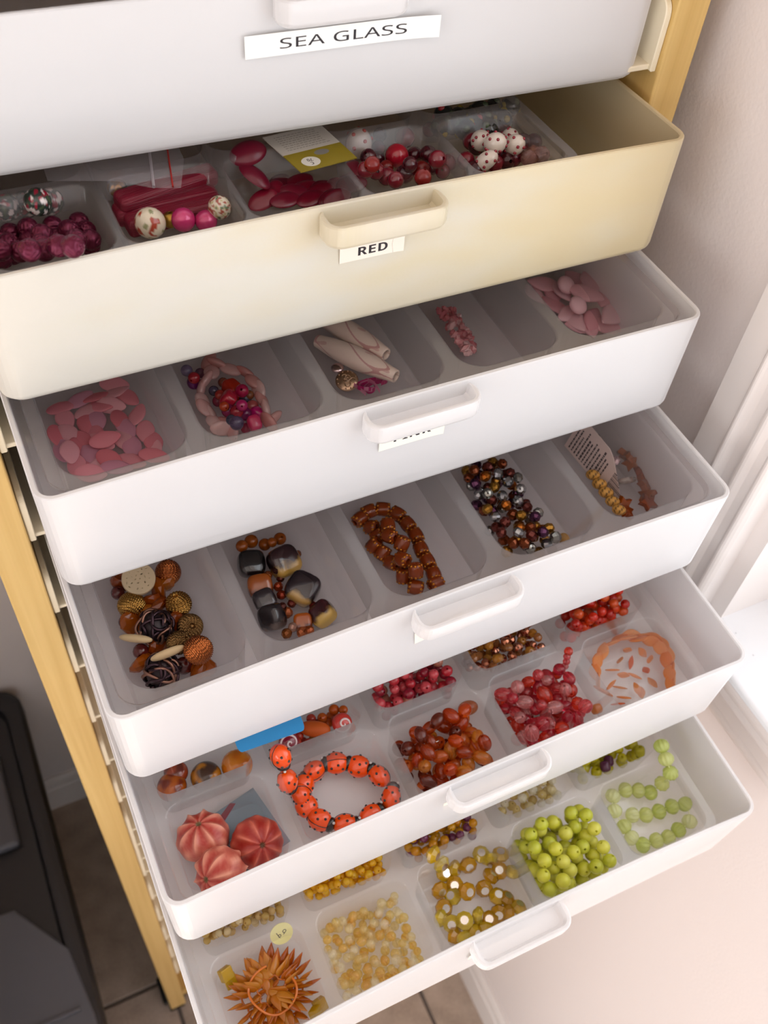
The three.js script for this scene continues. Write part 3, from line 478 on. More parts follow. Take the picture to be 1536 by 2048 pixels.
// ---------------------------------------------------------------- orange and coral drawer
{
  const K = 4, F = 0.056;
  // carved pumpkin beads: eight lobes, each with a raised petal ridge, dark dye in the grooves
  const pumpkinShape = () => {
    const gs = (t) => Math.exp(-t * t), shade = [];
    const g = shaped(sphereFine, (v) => {
      const a = Math.atan2(v.z, v.x), s = Math.hypot(v.x, v.z), lob = Math.abs(Math.cos(a * 4)), lat = Math.asin(THREE.MathUtils.clamp(v.y, -1, 1));
      const petal = gs(((a * 4 / Math.PI + 64.5) % 1 - 0.5) / 0.115) * gs((Math.abs(lat) - 0.78) / 0.36), low = gs(((a * 4 / Math.PI + 64) % 1 - 0.5) / 0.2) * gs((Math.abs(lat) - 0.1) / 0.28);
      let k = 0.9 + 0.05 * lob + 0.11 * petal + 0.09 * low; if (s < 0.2) k *= 0.86 + 0.14 * s / 0.2;
      shade.push(s < 0.13 ? -1 : THREE.MathUtils.clamp(0.22 * lob + 1.25 * petal + 0.8 * low + 0.15 * noise.noise(v.x * 9, v.y * 9, v.z * 9), 0, 1));
      v.multiplyScalar(k); v.y *= 0.84;
    });
    let i = 0; return vertexColors(g, () => { const t = shade[i++]; return t < 0 ? 0x6a5a30 : new THREE.Color(0xb02a1c).lerp(new THREE.Color(0xf4a88c), t); });
  };
  const coral = phys(0xffffff, 0.4, { vertexColors: true, clearcoat: 0.2, clearcoatRoughness: 0.3 }), coralRed = phys(0xe8b0a8, 0.4, { vertexColors: true, clearcoat: 0.2, clearcoatRoughness: 0.3 });
  const pg = pumpkinShape(1);
  const axisQ = (x, y, z, s = 0) => new THREE.Quaternion().setFromUnitVectors(V(0, 1, 0), V(x, y, z).normalize()).multiply(new THREE.Quaternion().setFromAxisAngle(V(0, 1, 0), s));
  single(K, 406, 1674, { r: 0.0122, obj: loose('carved_pumpkin_bead', pg, coral, 0.0142), q: axisQ(-0.05, 0.85, -0.35, 0.3), label: ['orange coral carved pumpkin bead standing upright in the cell', 'bead', 'carved pumpkin beads'] });
  single(K, 514, 1686, { r: 0.0122, obj: loose('carved_pumpkin_bead', pg, coralRed, 0.0142), q: axisQ(0.1, 0.75, 0.42, 0.1), label: ['redder carved pumpkin bead with its hole facing up', 'bead', 'carved pumpkin beads'] });
  single(K, 442, 1748, { r: 0.0122, obj: loose('carved_pumpkin_bead', pg, coral, 0.0142), q: axisQ(-0.75, 0.6, 0.15, 0.5), label: ['carved pumpkin bead on its side with a yellowish hole', 'bead', 'carved pumpkin beads'] });
  {
    const map = canvasTexture(256, 256, (c, w, h) => { c.fillStyle = '#8796a0'; c.fillRect(0, 0, w, h); c.fillStyle = '#b9bfc2'; for (let i = 0; i < 9; i++) c.fillRect(20, 120 + i * 13, 60 + (i * 37) % 70, 4); c.fillStyle = '#8c3b46'; c.beginPath(); c.moveTo(0, 40); c.lineTo(130, 0); c.lineTo(150, 14); c.lineTo(0, 72); c.fill(); });
    const g = new THREE.BoxGeometry(0.030, 0.0004, 0.036); const card = top('printed_card', g, [std(0xffffff, .5, { map }), std(0x97a3ab, .6)][0], 'blue-grey printed card lying under the carved pumpkin beads', 'card'); put(card, K, V(at(K, 500, 1672, F).x, -F + 0.0009, at(K, 500, 1672, F).z - 0.003), new THREE.Quaternion().setFromEuler(new THREE.Euler(0.02, 0.22, 0)));
  }
  // ladybird bracelet
  {
    const orange = gloss(0xfa5206), black = gloss(0x17120f);
    const body = shaped(new THREE.SphereGeometry(1, 24, 16), (v) => { v.y *= 1.12; v.z *= 0.86; });
    const dotsOf = (list) => join(list.map(([a, y, s]) => { const g = new THREE.SphereGeometry(s, 8, 6); const c = Math.sqrt(Math.max(0, 1 - (y / 1.12) ** 2)); g.scale(1, 1, 1); g.translate(Math.cos(a) * c * 0.985, y, Math.sin(a) * c * 0.86 * 0.985); return g; }));
    const head = (() => { const g = new THREE.SphereGeometry(0.72, 16, 10); g.scale(1, 0.62, 0.86); g.translate(0, 0.98, 0); return g; })();
    const eyes = [-1, 1].map((s) => { const g = new THREE.SphereGeometry(0.13, 8, 6); g.translate(s * 0.5, 1.25, 0.3); return g; });
    const seam = new THREE.TorusGeometry(0.99, 0.045, 5, 28, Math.PI).rotateY(0).scale(0.02, 1.1, 0.88); const seamG = new THREE.TubeGeometry(new THREE.CatmullRomCurve3(Array.from({ length: 13 }, (_, i) => { const t = i / 12 * Math.PI; return V(0.02, Math.cos(t) * 1.12, Math.sin(t) * 0.87); })), 20, 0.04, 5);
    const spots = [[0.7, .55], [2.4, .5], [1.0, -.05], [2.1, -.1], [0.55, -.55], [2.6, -.5], [4.0, .5], [5.4, .45], [4.4, -.1], [5.1, -.2], [4.0, -.6], [0.1, .1], [3.2, .1]].map(([a, y]) => dotsOf([[a, y, 0.125]]));
    strand(K, { name: 'ladybird_bracelet', label: ['bracelet of orange ladybird beads with black spots looped in its cell', 'bracelet'], seed: 3, solid: 0.0055,
      pts: [[561, 1512, .0145], [575, 1562, .030], [603, 1590, .0475], [613, 1612, .0500], [640, 1640, .0490], [690, 1648, .0500], [742, 1630, .0500], [782, 1595, .0500], [786, 1577, .0480], [758, 1552, .0495], [717, 1533, .0500], [672, 1526, .0495], [628, 1543, .0500], [607, 1572, .0500]].filter((_, i) => i !== 8),
      axis: (t) => t.clone(), twist: (r, i) => r() * 6.28,
      make: (r, i, g) => { const b = mesh('ladybird_bead', body, orange, g); b.scale.setScalar(0.0062); mesh('head', head, black, b); mesh('seam', seamG, black, b); for (const s of spots) mesh('spot', s, black, b); for (const e of eyes) mesh('eye', e, std(0xd9d4d0, .3), b); return b; } });
  }
  // amber nuggets
  const amb = toned([['orange amber', 0xf0600c], ['russet', 0xd84c0c], ['light amber', 0xf48030], ['dark brown', 0x8a341a], ['chestnut', 0xc84c14], ['golden amber', 0xf49a34]], (c) => glass(c, { transmission: 0.7, roughness: 0.12 }));
  pile(K, { seed: 41, n: 58, r: [0.0038, 0.0044], cell: [2, 0], pack: 0.98, poly: [[783, 1478], [850, 1442], [905, 1415], [960, 1425], [985, 1470], [1010, 1515], [1000, 1530], [850, 1600], [810, 1545]], make: (r, R) => loose('amber_oval_bead', GEO.oval, pick(r, amb), R, [.92, .95, .92]), label: byTone('oval glass bead in the heap beside the ladybird bracelet', 'oval beads') });
  single(K, 936, 1416, { r: 0.0045, obj: loose('speckled_amber_bead', GEO.oval, glass(0xc46212, { transmission: .5 }), 0.0045), q: axisQ(0.9, 0.2, 0.2), label: ['speckled golden amber bead topping the heap of amber ovals', 'bead'] });
  { const e = new THREE.Group(); e.name = 'silver_eye_pin'; const m = metal(0xd8cfc4, 0.2); mesh('eye', new THREE.TorusGeometry(0.0016, 0.0004, 8, 18), m, e).position.y = 0.0016; mesh('pin', new THREE.CylinderGeometry(.0004, .0004, .005, 8), m, e).position.y = -0.0025; single(K, 870, 1482, { r: 0.002, depth: 0.0395, obj: e, q: axisQ(0.1, .8, .5), label: ['silver eye pin sticking up among the amber oval beads', 'pin'] }); }
  // red glass
  const red = toned([['cherry red', 0xe04050], ['coral red', 0xec6064], ['raspberry', 0xd83a50], ['rose pink', 0xf08c8c], ['bright scarlet', 0xf04a30], ['pale rose', 0xf6b0ae]], (c) => glass(c, { transmission: 0.8, roughness: 0.06 }));
  pile(K, { seed: 42, n: 84, r: [0.0030, 0.0043], cell: [3, 0], poly: [[985, 1392], [1030, 1362], [1080, 1340], [1140, 1322], [1165, 1345], [1190, 1395], [1205, 1425], [1060, 1510], [1015, 1450]], make: (r, R) => loose('red_glass_bead', r() < .6 ? GEO.round : GEO.oval, pick(r, red), R), label: byTone('clear glass bead in the red heap next to the amber ovals', 'glass beads of the red heap') });
  strand(K, { name: 'red_bead_tail', label: ['short thread of tiny pink-red beads leaning out of the red heap', 'bead strand'], seed: 2, pts: [[1137, 1303, .022], [1134, 1313, .024], [1133, 1323, .028], [1130, 1332, .033]], solid: false, make: (r, i, g) => { const b = mesh('bead', GEO.small, pick(r, red), g); b.scale.setScalar(i ? .0023 : .0028); return b; } });
  // orange petals in a clear bag
  const petO = [0xf8b264, 0xfcc07c, 0xf4a048].map((c) => frosted(c, { transmission: .62, thickness: 0 }));
  { const pts = [], ring0 = [[1350, 1392], [1347, 1365], [1345, 1340], [1338, 1312], [1326, 1290], [1308, 1276], [1285, 1272], [1262, 1270], [1240, 1275], [1222, 1287], [1206, 1303], [1195, 1322], [1190, 1342], [1196, 1362], [1206, 1382]]; for (const p of ring0) pts.push([...p, .0505]); for (const p of ring0.slice(0, 8)) pts.push([p[0] - 6, p[1] + 6, .0485]);
    strand(K, { name: 'orange_petal_strand', label: ['ring of flat translucent orange petal beads inside the clear bag', 'bead strand'], seed: 12, pts, solid: false, axis: (t, i, r) => t.clone().add(V((r() - .5) * .9, (r() - .5) * .3, (r() - .5) * .9)).normalize(), make: (r, i, g) => { const b = mesh('petal', GEO.leaf, pick(r, petO), g); b.scale.set(0.0074, 0.0066, 0.0062); return b; }, twist: (r) => r() * 2.4 - 1.2 }); }
  { const r = rng(91), bits = [[1255, 1300], [1262, 1325], [1285, 1305], [1300, 1318], [1292, 1340], [1247, 1350], [1270, 1352], [1240, 1375], [1248, 1395], [1283, 1385], [1275, 1378], [1305, 1365], [1225, 1340], [1222, 1370], [1236, 1408], [1240, 1320]]; bits.forEach(([x, y], i) => single(K, x, y, { r: 0.0022, obj: loose('orange_glass_chip', GEO.leaf, pick(r, [frosted(0xe8701c, { transmission: .5, thickness: 0 }), petO[0], frosted(0xf0b060, { transmission: .7, thickness: 0 })]), 0.0046, [1, 1, .8]), q: axisQ(r() - .5, .3 * r(), r() - .5), label: ['small orange glass chip inside the ring of orange petals', 'bead', 'orange glass chips'] })); }
  { const film = phys(0xffffff, 0.12, { transmission: 0.96, thickness: 0, side: THREE.DoubleSide }); const c = at(K, 1268, 1340, F - .003); const g = shaped(new THREE.CircleGeometry(0.0225, 40).rotateX(-Math.PI / 2), (v) => { const d = Math.hypot(v.x, v.z) / 0.0225; v.y = 0.0075 * (1 - d * d) + 0.0006 * noise.noise(v.x * 300, 1, v.z * 300); }); const lower = shaped(g, (v) => { v.y = -0.0018; }); const bag = top('clear_bag', join([g, lower]), film, 'clear plastic bag around the orange petal strand', 'bag'); put(bag, K, c); }
  single(K, 1193, 1418, { r: 0.003, obj: loose('orange_cube_bead', GEO.nugget, glass(0xe8871c, { transmission: .4 }), 0.003), q: axisQ(.2, .8, .3), label: ['tiny orange cube bead between the red heap and the petals', 'bead'] });
  // second row of cells
  const tiger = (a, b, s) => { const g = shaped(new THREE.SphereGeometry(1, 28, 20), (v) => { v.y *= .86; }); return vertexColors(g, (v) => new THREE.Color(a).lerp(new THREE.Color(b), THREE.MathUtils.smoothstep(noise.noise(v.x * 1.6 + s, v.y * 1.8, v.z * 1.6), -.12, .22))); };
  const vc = phys(0xffffff, 0.14, { vertexColors: true, clearcoat: .5 });
  single(K, 344, 1574, { r: 0.0072, depth: 0.046, obj: loose('amber_stone', tiger(0xb4560c, 0x7a2a10, 2), vc, 0.0080), label: ['amber stone with a dark band, first of three large stones', 'bead', 'large amber stones'] });
  single(K, 412, 1553, { r: 0.0078, depth: 0.046, obj: loose('amber_stone', tiger(0x4a3020, 0xc07a1c, 5), vc, 0.0084), label: ['smoky brown and gold banded stone between two amber stones', 'bead', 'large amber stones'] });
  single(K, 474, 1530, { r: 0.0080, depth: 0.046, obj: loose('amber_stone', tiger(0xcf7a14, 0xc76a10, 8), vc, 0.0086), label: ['plain golden orange stone beside the blue card', 'bead', 'large amber stones'] });
  single(K, 352, 1545, { r: 0.0062, depth: 0.045, obj: loose('amber_stone', tiger(0x9a3c1c, 0x6a2a18, 3), vc, 0.0066), label: ['dark red-brown stone behind the amber stones', 'bead', 'large amber stones'] });
  const rowPile = (seed, n, c, r, poly, name, mats, label, geo = GEO.small) => pile(K, { seed, n, r, cell: [c, 1], poly, dpt: .045, make: (q, R) => loose(name, geo, pick(q, mats), R), label });
  // lollipop swirl beads: red disc with a raised white spiral
  for (const [x, y, s, d, l] of [[684, 1446, 1, 0.0415, 'red lampwork bead with a white spiral in the orange mix'], [578, 1484, -1, 0.040, 'dark red lampwork bead with a pale swirl behind the first ladybird']]) {
    const g = new THREE.Group(); g.name = 'swirl_bead'; const b = mesh('body', GEO.ball, gloss(s > 0 ? 0xd2382c : 0x8a1c30), g); b.scale.set(.0058, .0044, .0058);
    const cv = []; for (let i = 0; i <= 40; i++) { const a = i / 40 * 9.2, R = 0.0050 * i / 40; cv.push(V(Math.cos(a * s) * R, 0.0044 * Math.sqrt(Math.max(0.02, 1 - (R / .0058) ** 2)), Math.sin(a * s) * R)); }
    mesh('spiral', new THREE.TubeGeometry(new THREE.CatmullRomCurve3(cv), 70, 0.00062, 6), gloss(0xf2dcd8), g); single(K, x, y, { r: .005, depth: d, obj: g, q: axisQ(0, .8, .55), label: [l, 'bead'] });
  }
  single(K, 630, 1458, { r: .005, depth: .043, obj: loose('orange_tube_bead', GEO.long, frosted(0xe86a1c), 0.0046), q: axisQ(.8, .1, .5), label: ['matt orange barrel bead beside the white spiral bead', 'bead'] });
  rowPile(71, 26, 1, [.0026, .0032], [[590, 1500], [735, 1445], [715, 1395], [575, 1450]], 'orange_mix_bead', [0xe0661c, 0xc8402c, 0xd98a2c].map((c) => glass(c, { transmission: .35 })), ['small orange and red glass bead around the swirl beads', 'bead', 'orange mix beads'], GEO.round);
  rowPile(72, 66, 2, [.0028, .0034], [[760, 1425], [925, 1370], [905, 1315], [745, 1375]], 'ruby_bead', [0xd03440, 0xe85860, 0xa82438, 0xe09078].map((c) => glass(c, { transmission: .35 })), ['ruby glass bead in the cell behind the amber heap', 'bead', 'ruby glass beads'], GEO.round);
  rowPile(73, 66, 3, [.0028, .0033], [[945, 1345], [1110, 1295], [1090, 1235], [930, 1290]], 'copper_crystal', [metal(0xc98a70, .2), glass(0xb0703c, { transmission: .35 }), metal(0xb8765a, .25), glass(0xc08030, { transmission: .3 })], ['copper rose faceted crystal in the cell behind the red heap', 'bead', 'copper rose crystals'], GEO.facet);
  rowPile(74, 66, 4, [.0029, .0034], [[1140, 1275], [1285, 1215], [1265, 1160], [1120, 1225]], 'scarlet_bead', [0xe43010, 0xf04814, 0xc82414, 0xe85a20].map((c) => glass(c, { transmission: .35 })), ['scarlet glass bead in the cell behind the orange petals', 'bead', 'scarlet glass beads'], GEO.round);
  // blue card on the tray rim under the drawer above
  { const s = new THREE.Shape(), w = 0.040, h = 0.05, r = 0.005; s.moveTo(-w + r, 0); s.lineTo(w - r, 0); s.quadraticCurveTo(w, 0, w, -r); s.lineTo(w, -h); s.lineTo(-w, -h); s.lineTo(-w, -r); s.quadraticCurveTo(-w, 0, -w + r, 0);
    const g = new THREE.ExtrudeGeometry(s, { depth: 0.0005, bevelEnabled: false, curveSegments: 8 }); g.scale(0.5, 1, 1); g.rotateX(Math.PI / 2); const c = top('blue_card', g, std(0x3c9ad8, 0.45), 'sky blue card with rounded corners slipped under the drawer above', 'card'); const a = at(K, 478, 1506, .012), b = at(K, 612, 1459, .012); const m = a.clone().add(b).multiplyScalar(.5); const wdt = a.distanceTo(b); g.scale(wdt / 0.04, 1, 1); put(c, K, m, new THREE.Quaternion().setFromEuler(new THREE.Euler(0, Math.atan2(-(b.z - a.z), b.x - a.x), 0))); }
}
// ---------------------------------------------------------------- brown and copper drawer
{
  const K = 3, F = 0.054, AX = (x, y, z, s = 0) => new THREE.Quaternion().setFromUnitVectors(V(0, 1, 0), V(x, y, z).normalize()).multiply(new THREE.Quaternion().setFromAxisAngle(V(0, 1, 0), s));
  const P = (x, y) => [180 + x / 4.8, 1100 + y / 4.8], Q = (x, y) => [440 + x / 4.8, 1040 + y / 4.8], S = (x, y) => [690 + x / 4.955, 980 + y / 4.955];
  // copper wire-work balls: rows of granules winding round a sphere
  const filigree = shaped(mergeVertices((() => { const g = new THREE.SphereGeometry(1, 120, 84); g.deleteAttribute('uv'); g.deleteAttribute('normal'); return g; })()), (v) => {
    const lat = Math.asin(THREE.MathUtils.clamp(v.y, -1, 1)), a = Math.atan2(v.z, v.x), s = Math.hypot(v.x, v.z);
    const row = Math.round(lat * 7.5) / 7.5, nn = Math.max(5, Math.round(24 * Math.cos(row))); let k = 1 + 0.12 * (Math.max(0, Math.cos((lat - row) * 7.5 * Math.PI)) * (0.35 + 0.65 * Math.abs(Math.cos(a * nn * 0.5 + row * 9))) - 0.4); if (s < 0.16) k = 0.82; v.multiplyScalar(k); });
  const copper = metal(0xb4693a, 0.2), bronze = metal(0x7a5c38, 0.32), goldCopper = metal(0xae8444, 0.22);
  const CB = [[750, 215, 6.6, copper, 'top bright copper wire ball beside the pierced cream disc', [.2, .6, -.5]], [400, 530, 6.9, goldCopper, 'golden copper wire ball with its hole to the wall', [-.9, .3, 0]], [850, 520, 6.6, goldCopper, 'golden copper wire ball with a dark hole upward', [-.1, .9, -.2]], [960, 735, 6.4, bronze, 'dull bronze wire ball with concentric rings', [.1, .8, .5]], [850, 890, 5.8, bronze, 'shadowed bronze wire ball under two copper ones', [.5, .5, .2]], [1040, 960, 7.0, copper, 'shiny copper wire ball lowest on the heap', [.7, .2, -.2]]];
  for (const [x, y, r, m, l, a] of CB) single(K, ...P(x, y), { r: r / 1000, obj: loose('copper_wire_ball', filigree, m, r / 1000), q: AX(...a), label: [l, 'bead', 'copper wire balls'] });
  // dark wire knots
  for (const [x, y, seed, l] of [[625, 740, 31, 'large tangled dark wire bead between the copper balls'], [690, 1170, 47, 'large tangled dark wire bead at the front of the cell']]) {
    const g = new THREE.Group(); g.name = 'wire_knot_bead'; const r = rng(seed), core = mesh('core', GEO.ball, std(0x2a1c20, 0.5), g); core.scale.setScalar(0.0078);
    for (let j = 0; j < 9; j++) { const pts = []; let d = V(r() - .5, r() - .5, r() - .5).normalize(), t = V(r() - .5, r() - .5, r() - .5).cross(d).normalize(); const turn = (r() - .5) * 1.6; for (let i = 0; i < 26; i++) { pts.push(d.clone().multiplyScalar(0.0088 + 0.0007 * Math.sin(i * .9))); d.addScaledVector(t, 0.2).normalize(); t.sub(d.clone().multiplyScalar(t.dot(d))).normalize(); t.applyAxisAngle(d, turn * (.25 + .3 * Math.sin(i * .4))); } mesh('wire', new THREE.TubeGeometry(new THREE.CatmullRomCurve3(pts), 60, 0.00085, 6), metal(j % 3 === 2 ? 0x9a7464 : 0x4a3a40, .4), g); }
    single(K, ...P(x, y), { r: 0.0095, obj: g, label: [l, 'bead', 'wire knot beads'] });
  }
  // pierced cream disc
  { const s = new THREE.Shape(); s.absarc(0, 0, 0.0082, 0, Math.PI * 2); const r = rng(8), used = []; for (let i = 0; i < 400 && used.length < 24; i++) { const a = r() * 6.28, q = Math.sqrt(r()) * .0066, x = Math.cos(a) * q, y = Math.sin(a) * q; if (used.some((u) => Math.hypot(u[0] - x, u[1] - y) < .0022)) continue; used.push([x, y]); const h = new THREE.Path(); h.absellipse(x, y, .0005 + r() * .0005, .0004 + r() * .0003, 0, Math.PI * 2, true, r() * 3); s.holes.push(h); }
    const g = new THREE.Group(); g.name = 'pierced_disc'; const ge = new THREE.ExtrudeGeometry(s, { depth: .0022, bevelEnabled: true, bevelSize: .0004, bevelThickness: .0004, bevelSegments: 2, curveSegments: 30 }); ge.rotateX(-Math.PI / 2); mesh('disc', ge, std(0xcdb794, .55), g); const bk = mesh('backing', new THREE.CylinderGeometry(.0076, .0076, .001, 30), std(0x4a3420, .7), g); bk.position.y = .0002;
    single(K, ...P(465, 285), { r: .004, depth: .0405, obj: g, q: AX(.05, .9, .3), label: ['cream carved disc bead with pierced pattern at the top of the heap', 'bead'] }); }
  const chipG = shaped(new THREE.IcosahedronGeometry(1, 1), (v) => { v.multiplyScalar(1 + .25 * noise.noise(v.x * 2.1, v.y * 2.1, v.z * 2.1 + 3)); v.y *= .6; v.x *= 1.2; }), chip = flat(chipG);
  const rr = rng(19), am = [0xc4600c, 0xb04c08, 0xd0741a].map((c) => glass(c, { transmission: .5, roughness: .1 }));
  for (const [x, y] of [[650, 370], [720, 330], [600, 480], [640, 540], [390, 700], [300, 320], [820, 700], [1090, 1130], [1040, 1160], [490, 1085], [660, 930], [560, 620], [330, 270]]) single(K, ...P(x, y), { r: .0042, depth: .0500, obj: loose('amber_chip', chip, pick(rr, am), .0058), q: randQ(rr), label: ['orange amber chip lying under and between the copper balls', 'bead', 'amber chips'] });
  for (const [x, y, r] of [[270, 410, 3.8], [335, 690, 3.4], [900, 1110, 4.6], [490, 975, 4.2]]) single(K, ...P(x, y), { r: r / 1000, depth: F - r / 1000, obj: loose('dark_red_bead', GEO.round, gloss(0x5c1a18), r / 1000), q: randQ(rr), label: ['dark red-brown polished bead beside the copper balls', 'bead', 'dark red-brown beads'] });
  for (const [x, y, a] of [[440, 850, [.8, .15, .55]], [745, 990, [.95, .12, .02]]]) single(K, ...P(x, y), { r: .0028, obj: loose('bone_stick', GEO.long, std(0xcfb489, .5), .0026, [1, 1.75, .8]), q: AX(...a), label: ['cream bone stick bead lying across the wire ball heap', 'bead', 'bone stick beads'] });

  // shell nuggets, dark with golden edges
  const shell = (a, b, s, lim) => { const g = mergeVertices((() => { const h = GEO.nugget.clone(); h.deleteAttribute('uv'); return h; })()); g.computeVertexNormals(); return vertexColors(g, (v) => new THREE.Color(a).lerp(new THREE.Color(b), THREE.MathUtils.smoothstep(v.z * .9 + .5 * noise.noise(v.x * 1.7 + s, v.y * 1.7, v.z * 1.7) , lim, lim + .35))); };
  const shellMat = phys(0xffffff, .12, { vertexColors: true, clearcoat: .8, clearcoatRoughness: .05 });
  const N = [[300, 420, 6.6, 0x14100f, 0x241c22, 1, .6, [.05, .1, -.1], 'black square shell nugget against the cell wall'], [615, 400, 7.6, 0x2a1014, 0xc29a4c, 2, .1, [.2, .5, -.2], 'dark shell nugget with a broad golden edge'], [795, 660, 7.9, 0x20141a, 0xb8914e, 3, .45, [.1, -.5, .2], 'big plum-dark shell nugget with gold corners'], [385, 640, 6.0, 0x9a4c12, 0x6a2f10, 4, .1, [.1, .2, .1], 'rust brown shell nugget below the black one'], [500, 935, 6.4, 0x1a1418, 0x5a4a44, 5, .3, [.3, .3, .9], 'long black shell nugget near the cell corner'], [985, 900, 6.0, 0x3a1016, 0xc8a44e, 6, .15, [-.4, .4, .6], 'wine red shell nugget with a golden face'], [795, 985, 4.4, 0xa8500e, 0x5a2008, 7, .2, [0, .1, .1], 'amber square nugget between dark shells'], [430, 770, 5.4, 0x2a2226, 0x6a6268, 8, .4, [0, .4, .2], 'grey-black shell nugget by the rust brown one']];
  for (const [x, y, r, a, b, s, lim, e, l] of N) single(K, ...Q(x, y), { r: r / 1000 * .72, obj: loose('shell_nugget', shell(a, b, s, lim), shellMat, r / 1000 * 1.14, [1, .72, 1]), q: new THREE.Quaternion().setFromEuler(new THREE.Euler(e[0] + .3, e[1] - .35, e[2])), label: [l, 'bead', 'shell nuggets'] });
  for (const [x, y, r] of [[575, 180, 3.6], [430, 235, 3.5], [300, 205, 3.9], [210, 250, 3.4], [500, 215, 2.8]]) single(K, ...Q(x, y), { r: r / 1000, obj: loose('tiger_amber_bead', GEO.round, glass(0xa8520e, { transmission: .35 }), r / 1000), q: randQ(rr), label: ['round brown amber bead above the shell nuggets', 'bead', 'round brown amber beads'] });
  for (const [x, y, r, c] of [[460, 530, 2.6, 0xa85c34], [560, 640, 2.8, 0x9a3a14], [590, 720, 2.8, 0x8a2c10], [640, 890, 3.4, 0xa0542e], [700, 1030, 2.8, 0xa88070], [790, 1080, 3.2, 0xa85c34], [860, 1060, 2.6, 0x9a4a20], [640, 1090, 3.0, 0x7a4010], [740, 330, 2.6, 0x8a5030], [580, 560, 2.4, 0x5c2412], [900, 830, 2.6, 0x7a2014], [690, 800, 2.6, 0x6a2414], [600, 830, 2.4, 0x4a1c14], [540, 480, 2.4, 0x3a1612]]) single(K, ...Q(x, y), { r: r / 1000, obj: loose('copper_bicone', GEO.facet, phys(c, .22, { metalness: .5 }), r / 1000), q: randQ(rr), label: ['small faceted copper bead among the shell nuggets', 'bead', 'small faceted copper beads'] });

  // cathedral beads: amber barrel, gilded knobbly ends
  { const body = glass(0x9a3f10, { transmission: .4, roughness: .1 }), gilt = metal(0xb8742e, .3), bands = [-1, 1].map((s) => join(Array.from({ length: 9 }, (_, i) => { const a = i / 9 * 6.283, g = new THREE.SphereGeometry(.24, 6, 5); g.translate(Math.cos(a) * .74, s * .72, Math.sin(a) * .74); return g; })));
    const L = [[150, 285], [235, 215], [375, 190], [520, 240], [622, 342], [705, 455], [755, 590], [820, 710], [880, 840], [900, 925], [700, 965], [580, 850], [700, 800, .041], [570, 690, .042], [465, 720], [375, 625], [565, 530, .042], [440, 455, .042], [330, 450], [290, 545], [425, 355, .042], [265, 370]];
    strand(K, { name: 'cathedral_bead_strand', label: ['strand of rust brown cathedral beads with gilded ends', 'bead strand'], seed: 4, solid: .0038, pts: L.map(([x, y, d]) => [...S(x, y), d ?? .0492]), make: (r, i, g) => { const b = mesh('bead', GEO.barrel, body, g); b.scale.setScalar(.0043); for (const n of bands) mesh('gilded_end', n, gilt, b); return b; } }); }

  // metallic faceted crystals
  const fac = [phys(0xa8aaac, .12, { metalness: .9 }), phys(0xa87a30, .14, { metalness: .8 }), phys(0x7a3a18, .14, { metalness: .6 }), phys(0x6a3028, .14, { metalness: .6 }), phys(0x9a9a94, .1, { metalness: .9, iridescence: 1 }), phys(0x5a3450, .14, { metalness: .8 }), phys(0xb86a24, .12, { metalness: .8 })];
  const facN = ['steel grey', 'gold', 'copper brown', 'dark wine', 'silver grey', 'violet', 'bronze orange'];
  const FL = new Map(fac.map((m, i) => [m, facN[i]]));
  pile(K, { seed: 33, n: 84, r: [.0032, .0037], cell: [3, 0], dpt: F - .008, poly: [[925, 945], [1010, 905], [1048, 925], [1085, 985], [1130, 1050], [1130, 1085], [1035, 1115], [985, 1060]], make: (r, R) => loose('metallic_crystal', GEO.facet, pick(r, fac), R), label: (b) => [`${FL.get(b.material)} metallic faceted crystal in the mixed shimmering heap`, 'bead', `${FL.get(b.material)} metallic crystals`] });
  single(K, 1128, 1078, { r: .003, obj: loose('mustard_carved_bead', GEO.melon, std(0xb8840c, .5), .0036), q: AX(.7, .4, .2), label: ['mustard yellow carved bead at the foot of the metallic crystals', 'bead'] });

  // price card with printed lines and a bar code, standing in the last cell
  { const map = canvasTexture(512, 512, (c, w, h) => { c.fillStyle = '#d9c4bd'; c.fillRect(0, 0, w, h); const r = rng(5); c.fillStyle = '#4a3f40'; for (let j = 0; j < 12; j++) { let x = 30; const y = 24 + j * 22; while (x < 330 - (j % 3) * 40) { const l = 8 + r() * 34; c.fillRect(x, y, l, j === 4 || j === 9 ? 12 : 9); x += l + 7; } } for (let x = 40; x < 260; ) { const b = 3 + r() * 8; c.fillRect(x, 330, b, 110); x += b + 3 + r() * 7; } });
    const s = new THREE.Shape(); s.moveTo(0, 0); s.lineTo(.062, 0); s.lineTo(.062, .024); s.lineTo(.034, .0235); s.lineTo(.028, .021); s.closePath(); const g = new THREE.ExtrudeGeometry(s, { depth: .0004, bevelEnabled: false }); const p = g.attributes.position, uv = g.attributes.uv; for (let i = 0; i < p.count; i++) uv.setXY(i, p.getY(i) / .030, p.getX(i) / .062);
    const card = top('printed_price_card', g, std(0xffffff, .55, { map }), 'pinkish price card with printed lines and bar code standing in the cell', 'card');
    const a = at(K, 1253, 1028, .050), b = at(K, 1128, 880, .050); const d = b.clone().sub(a); put(card, K, V(a.x - .001, -.0525, a.z), new THREE.Quaternion().setFromRotationMatrix(new THREE.Matrix4().makeBasis(V(d.x, 0, d.z).normalize(), V(.30, .95, 0).normalize(), V(d.x, 0, d.z).normalize().cross(V(.30, .95, 0).normalize())))); }
